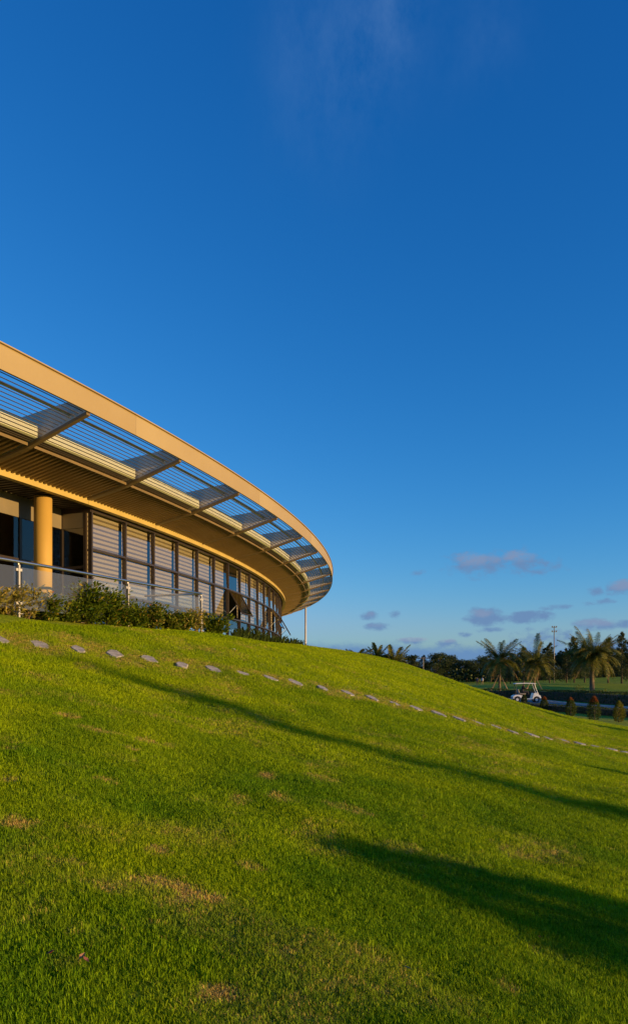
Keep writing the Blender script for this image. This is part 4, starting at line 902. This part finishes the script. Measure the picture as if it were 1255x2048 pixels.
# trees standing to the right, outside the photograph, whose long evening shadows cross the lawn and the course
def shadow_tree(px, py, dist, kind, sq, name, label, group, top_cut=1.0):
    p = at(px, py); b = Vector((p.x+to_sun.x/math.cos(SUN_EL)*dist, p.y+to_sun.y/math.cos(SUN_EL)*dist, 0)); b.z = g1(b.x, b.y)
    h = (p.z+dist*math.tan(SUN_EL)-b.z)*top_cut; global k
    t = tree(kind, k, b.x, b.y, h, label, group, name, sq); k += 1; return t
shadow_tree(490, 1622, 13, 'cone', 2.7, 'conical_tree', 'broad conical tree at the foot of the slope', 'trees to the right of the lawn')
shadow_tree(130, 1312, 75, 'spire', .55, 'slender_tree', 'slender spire-shaped tree beside the broad conical one', 'trees to the right of the lawn')
shadow_tree(850, 1350, 30, 'spire', .8, 'slender_tree', 'slender spire-shaped tree across the road', 'trees to the right of the lawn')
shadow_tree(1110, 1518, 20, 'spire', .9, 'slender_tree', 'short slender tree between the two spires', 'trees to the right of the lawn')
rng = np.random.default_rng(91)
for j in range(9):
    y = 58+j*7.0+rng.normal()*1.0; x = 58+rng.normal()*4
    if 48 < y-(60-x)*.0 < 54: continue
    tree('broad' if j % 3 else 'feather', k, x, y-14, 5.2+1.6*rng.random(), 'tree of the belt standing east of the road', 'tree belt east of the road', 'belt_tree', 1.4); k += 1

# ------------------------------------------------------------------ floodlight mast, lamp post
p = depth_at(1107, 150); t = thing('floodlight_mast', 'tall grey floodlight mast with two tiers of lamps', 'mast', p)
top = (HOR-1254)/F_PX*150+EYE-p.z
m = MB(); m.tube([(0, 0, 0), (0, 0, top)], [.13, .08], 12); m.build('pole', MT['mast'], t, smooth=True)
for zz in (top-.1, top-1.0):
    m = MB(); m.box((-.5, -.04, zz-.04), (.5, .04, zz+.04)); b = m.build('crossarm', MT['mast'], t)
    for xx in (-.42, 0, .42):
        m = MB(); m.hexa([(xx-.10, -.20, zz+.04), (xx+.10, -.20, zz+.04), (xx+.10, .02, zz+.06), (xx-.10, .02, zz+.06), (xx-.12, -.26, zz+.26), (xx+.12, -.26, zz+.26), (xx+.08, -.04, zz+.30), (xx-.08, -.04, zz+.30)]); m.build('lamp_head', MT['mast'], b)
p = depth_at(846, 118); t = thing('lamp_post', 'thin lamp post with a short double arm before the distant wood', 'lamp post', p); top = (HOR-1315)/F_PX*118+EYE-p.z
m = MB(); m.tube([(0, 0, 0), (0, 0, top)], [.05, .035], 8); m.build('pole', MT['mast'], t)
m = MB(); m.box((-.5, -.04, top-.12), (.5, .04, top-.04)); m.build('arm', MT['mast'], t)
for s_ in (-1, 1): m = MB(); m.hexa([(s_*.62-.16, -.12, top-.2), (s_*.62+.16, -.12, top-.2), (s_*.62+.16, .12, top-.2), (s_*.62-.16, .12, top-.2), (s_*.62-.1, -.08, top-.02), (s_*.62+.1, -.08, top-.02), (s_*.62+.1, .08, top-.02), (s_*.62-.1, .08, top-.02)]); m.build('lamp_head', MT['black'], t)

# ------------------------------------------------------------------ people
def person(label, loc, rz, pose, shirt, trousers, hat=None):
    J = pose; names = list(J); V = [J[n_][0] for n_ in names]; Rr = [J[n_][1] for n_ in names]
    E_ = [('pelvis', 'waist'), ('waist', 'chest'), ('chest', 'neck'), ('neck', 'jaw'), ('jaw', 'crown')]
    for s_ in 'lr': E_ += [('chest', s_+'sho'), (s_+'sho', s_+'elb'), (s_+'elb', s_+'wri'), (s_+'wri', s_+'hand'), ('pelvis', s_+'hip'), (s_+'hip', s_+'knee'), (s_+'knee', s_+'ank'), (s_+'ank', s_+'toe')]
    me = bpy.data.meshes.new('body'); me.from_pydata(V, [(names.index(a), names.index(b)) for a, b in E_], [])
    o = bpy.data.objects.new('body_tmp', me); COL.objects.link(o); sk = o.modifiers.new('skin', 'SKIN'); sk.use_smooth_shade = True
    for i, r in enumerate(Rr): me.skin_vertices[0].data[i].radius = (r if hasattr(r, '__len__') else (r, r))
    me.skin_vertices[0].data[names.index('pelvis')].use_root = True
    sb = o.modifiers.new('sub', 'SUBSURF'); sb.levels = 2
    dg = bpy.context.evaluated_depsgraph_get(); dg.update(); bm_ = bpy.data.meshes.new_from_object(o.evaluated_get(dg)); bpy.data.objects.remove(o); bm_.name = 'body'
    for mt in (MT['skin'], shirt, trousers, MT['black'], MT['hairm']): bm_.materials.append(mt)
    key = {n_: Vector(J[n_][0]) for n_ in names}
    cls = {'pelvis': 2, 'waist': 1, 'chest': 1, 'neck': 0, 'jaw': 0, 'crown': 4}
    for s_ in 'lr': cls.update({s_+'sho': 1, s_+'elb': 1, s_+'wri': 0, s_+'hand': 0, s_+'hip': 2, s_+'knee': 2, s_+'ank': 2, s_+'toe': 3})
    segs = [(key[a], key[b], cls[a], cls[b]) for a, b in E_]
    for f in bm_.polygons:
        best = (9, 0)
        for a, b, ca, cb in segs:
            d = b-a; u = max(0, min(1, (f.center-a).dot(d)/max(d.length_squared, 1e-9))); dd = (f.center-a-d*u).length
            if dd < best[0]: best = (dd, ca if u < .5 else cb)
        f.material_index = best[1]; f.use_smooth = True
    b = mesh_obj('person', bm_, loc=loc, rot=(0, 0, rz)); tag(b, label, 'person')
    if hat:
        h = key['crown']; m = MB(); m.tube([h+Vector((0, 0, .0)), h+Vector((0, 0, .05)), h+Vector((0, 0, .11))], [.115, .11, .06], 12); m.tube([h+Vector((0, 0, -.005)), h+Vector((0, 0, .012))], [.17, .16], 14); m.build('hat', hat, b)
    return b
def standing(st=.22, arm=.15):
    P = {'pelvis': ((0, 0, .95), (.16, .12)), 'waist': ((0, 0, 1.12), (.14, .11)), 'chest': ((.02, 0, 1.36), (.17, .12)), 'neck': ((.03, 0, 1.5), .06), 'jaw': ((.05, 0, 1.59), (.085, .09)), 'crown': ((.04, 0, 1.7), (.085, .09))}
    for s_, q in (('l', 1), ('r', -1)):
        P.update({s_+'sho': ((.01, q*.19, 1.42), .07), s_+'elb': ((-.02+q*arm*.4, q*.25, 1.15), .05), s_+'wri': ((.05+q*arm, q*.25, .92), .035), s_+'hand': ((.09+q*arm, q*.25, .83), .04), s_+'hip': ((-q*st*.1, q*.10, .86), .11), s_+'knee': ((-q*st*.5+.05, q*.10, .48), .075), s_+'ank': ((-q*st, q*.10, .09), .05), s_+'toe': ((-q*st+.16, q*.11, .04), .045)})
    return P
def seated():
    P = {'pelvis': ((0, 0, .0), (.16, .13)), 'waist': ((.0, 0, .19), (.15, .12)), 'chest': ((.06, 0, .43), (.17, .13)), 'neck': ((.1, 0, .57), .06), 'jaw': ((.13, 0, .66), (.09, .085)), 'crown': ((.12, 0, .77), (.09, .085))}
    for s_, q in (('l', 1), ('r', -1)):
        P.update({s_+'sho': ((.06, q*.19, .49), .07), s_+'elb': ((.22, q*.25, .26), .05), s_+'wri': ((.42, q*.14, .33), .036), s_+'hand': ((.50, q*.12, .36), .04), s_+'hip': ((.08, q*.10, -.01), .11), s_+'knee': ((.46, q*.12, .02), .08), s_+'ank': ((.52, q*.12, -.38), .05), s_+'toe': ((.68, q*.12, -.42), .045)})
    return P
navy = pm('navy_cloth', (.04, .06, .12), (.03, .045, .09), 20, .85); wht = pm('white_cloth', (.7, .69, .66), (.62, .61, .58), 20, .85); olive = pm('khaki_cloth', (.22, .17, .09), (.18, .14, .07), 20, .85); drk = pm('dark_cloth', (.03, .03, .035), (.022, .022, .026), 20, .85)
for px, rz, sh, tr_, lb in ((953.5, 1.2, navy, drk, 'person in dark blue clothes walking beside the one in white'), (963.5, 1.0, wht, olive, 'person in a white top walking across the green')):
    p = depth_at(px, 158); person(lb, p, rz, standing(), sh, tr_)

# ------------------------------------------------------------------ golf cart (x forward)
cy = 64.8; p = depth_at(1050.5, cy, .03); CR = -.10
cart = thing('golf_cart', 'white two-seat golf cart with a flat roof parked at the kerb', 'golf cart', p, CR)
def lathe_wheel(x, y):
    w = MB(); prof = [(.13, -.08), (.21, -.085), (.225, -.06), (.228, 0), (.225, .06), (.21, .085), (.13, .08)]; n = 22; vs_, fs = [], []
    for i in range(n):
        a = 2*math.pi*i/n; vs_ += [(r*math.cos(a), o, r*math.sin(a)) for r, o in prof]
    P = len(prof)
    for i in range(n):
        for j in range(P): fs.append((i*P+j, i*P+(j+1) % P, ((i+1) % n)*P+(j+1) % P, ((i+1) % n)*P+j))
    w.add(vs_, fs); o = w.build('wheel', MT['rubber'], cart, smooth=True, loc=(x, y, .228)); fix_normals(o.data)
    r = MB(); r.tube([(0, -.07, 0), (0, -.078, 0), (0, .078, 0), (0, .07, 0)], [.13, .10, .10, .13], 16)
    for i in range(5): a = i*1.2566; r.box((math.cos(a)*.07-.015, -.086, math.sin(a)*.07-.015), (math.cos(a)*.07+.015, .086, math.sin(a)*.07+.015))
    r.build('rim', MT['white'], o)
for x in (-.82, .82):
    for y in (-.5, .5): lathe_wheel(x, y)
def shell(prof, w, top_in=.06):     # extruded side profile with tucked-in shoulders
    m = MB(); n = len(prof); zt = max(b for a, b in prof); zb = min(b for a, b in prof)
    vs_ = []
    for s_ in (-1, 1):
        for a, b in prof: vs_.append((a, s_*(w-top_in*((b-zb)/(zt-zb))**2), b))
    m.add(vs_, [tuple(range(n-1, -1, -1)), tuple(range(n, 2*n))]+[(i, (i+1) % n, n+(i+1) % n, n+i) for i in range(n)]); return m
arc = lambda cx, r, a0, a1, n: [(cx+r*math.cos(a0+(a1-a0)*i/n), .228+r*math.sin(a0+(a1-a0)*i/n)) for i in range(n+1)]
front = [(.40, .24)]+arc(.82, .29, math.pi*.97, .06, 10)+[(1.16, .26), (1.20, .40), (1.14, .56), (.95, .72), (.72, .80), (.58, .80), (.50, .55), (.44, .34)]
rear = [(-1.2, .30)]+arc(-.82, .29, math.pi*.94, .06, 10)+[(-.40, .24), (.40, .24), (.38, .31), (-.22, .33), (-.26, .56), (-.72, .66), (-1.05, .62), (-1.2, .50)]
for nm, pr in (('front_body', front), ('rear_body', rear)):
    o = shell(pr, .58).build(nm, MT['white'], cart); fix_normals(o.data); bv = o.modifiers.new('bevel', 'BEVEL'); bv.width = .03; bv.segments = 2; bv.limit_method = 'ANGLE'
m = MB(); m.box((-.42, -.52, .02+.20), (.44, .52, .235)); m.build('floor_pan', MT['black'], cart)
m = MB(); m.box((-.62, -.54, .665), (-.10, .54, .78)); o = m.build('seat', MT['seat'], cart); bv = o.modifiers.new('bevel', 'BEVEL'); bv.width = .04; bv.segments = 3
m = MB(); m.hexa([(-.70, -.54, .80), (-.60, -.54, .80), (-.60, .54, .80), (-.70, .54, .80), (-.80, -.54, 1.12), (-.70, -.54, 1.14), (-.70, .54, 1.14), (-.80, .54, 1.12)]); o = m.build('backrest', MT['seat'], cart); bv = o.modifiers.new('bevel', 'BEVEL'); bv.width = .03; bv.segments = 2
m = MB(); pts = [(-1.02, 1.60), (-.9, 1.655), (0, 1.685), (.66, 1.665), (.80, 1.61), (.78, 1.59), (0, 1.62), (-1.0, 1.585)]
vs_ = [(a, s_*.6, b) for s_ in (-1, 1) for a, b in pts]; n = len(pts); m.add(vs_, [tuple(range(n-1, -1, -1)), tuple(range(n, 2*n))]+[(i, (i+1) % n, n+(i+1) % n, n+i) for i in range(n)]); o = m.build('roof', MT['white'], cart); fix_normals(o.data)
for s_ in (-1, 1):
    m = MB(); m.tube([(.98, s_*.50, .66), (.76, s_*.52, 1.2), (.62, s_*.53, 1.63)], .022, 8); m.build('front_pillar', MT['white'], cart)
    m = MB(); m.tube([(-.95, s_*.50, .6), (-.92, s_*.52, 1.2), (-.88, s_*.53, 1.61)], .024, 8); m.build('rear_pillar', MT['black'], cart)
m = MB(); m.hexa([(.955, -.50, .70), (.965, -.50, .70), (.965, .50, .70), (.955, .50, .70), (.62, -.51, 1.60), (.63, -.51, 1.60), (.63, .51, 1.60), (.62, .51, 1.60)]); m.build('windscreen', MT['clear'], cart)
m = MB(); m.tube([(.66, -.22, .72), (.42, -.22, .98)], .02, 8); o = m.build('steering_column', MT['black'], cart)
m = MB(); c = Vector((.42, -.22, .98)); ax = Vector((-.68, 0, .73)); u_ = Vector((0, 1, 0)); v_ = ax.cross(u_); m.tube([c+(u_*math.cos(a)+v_*math.sin(a))*.17 for a in np.linspace(0, 2*math.pi, 17)], .014, 6, cap=False); m.build('steering_wheel', MT['black'], o)
for s_ in (-1, 1): m = MB(); m.tube([(1.10, s_*.36, .56), (1.185, s_*.36, .50)], [.06, .07], 12); m.build('headlight', MT['clear'], cart)
m = MB(); m.box((-1.22, -.45, .40), (-1.05, .45, .44)); m.build('bag_rack', MT['black'], cart)
q = Matrix.Rotation(CR, 4, 'Z') @ Vector((-.34, -.22, .90)); person('person in dark clothes and cap driving the golf cart', Vector(p)+q, CR, seated(), drk, drk, olive)
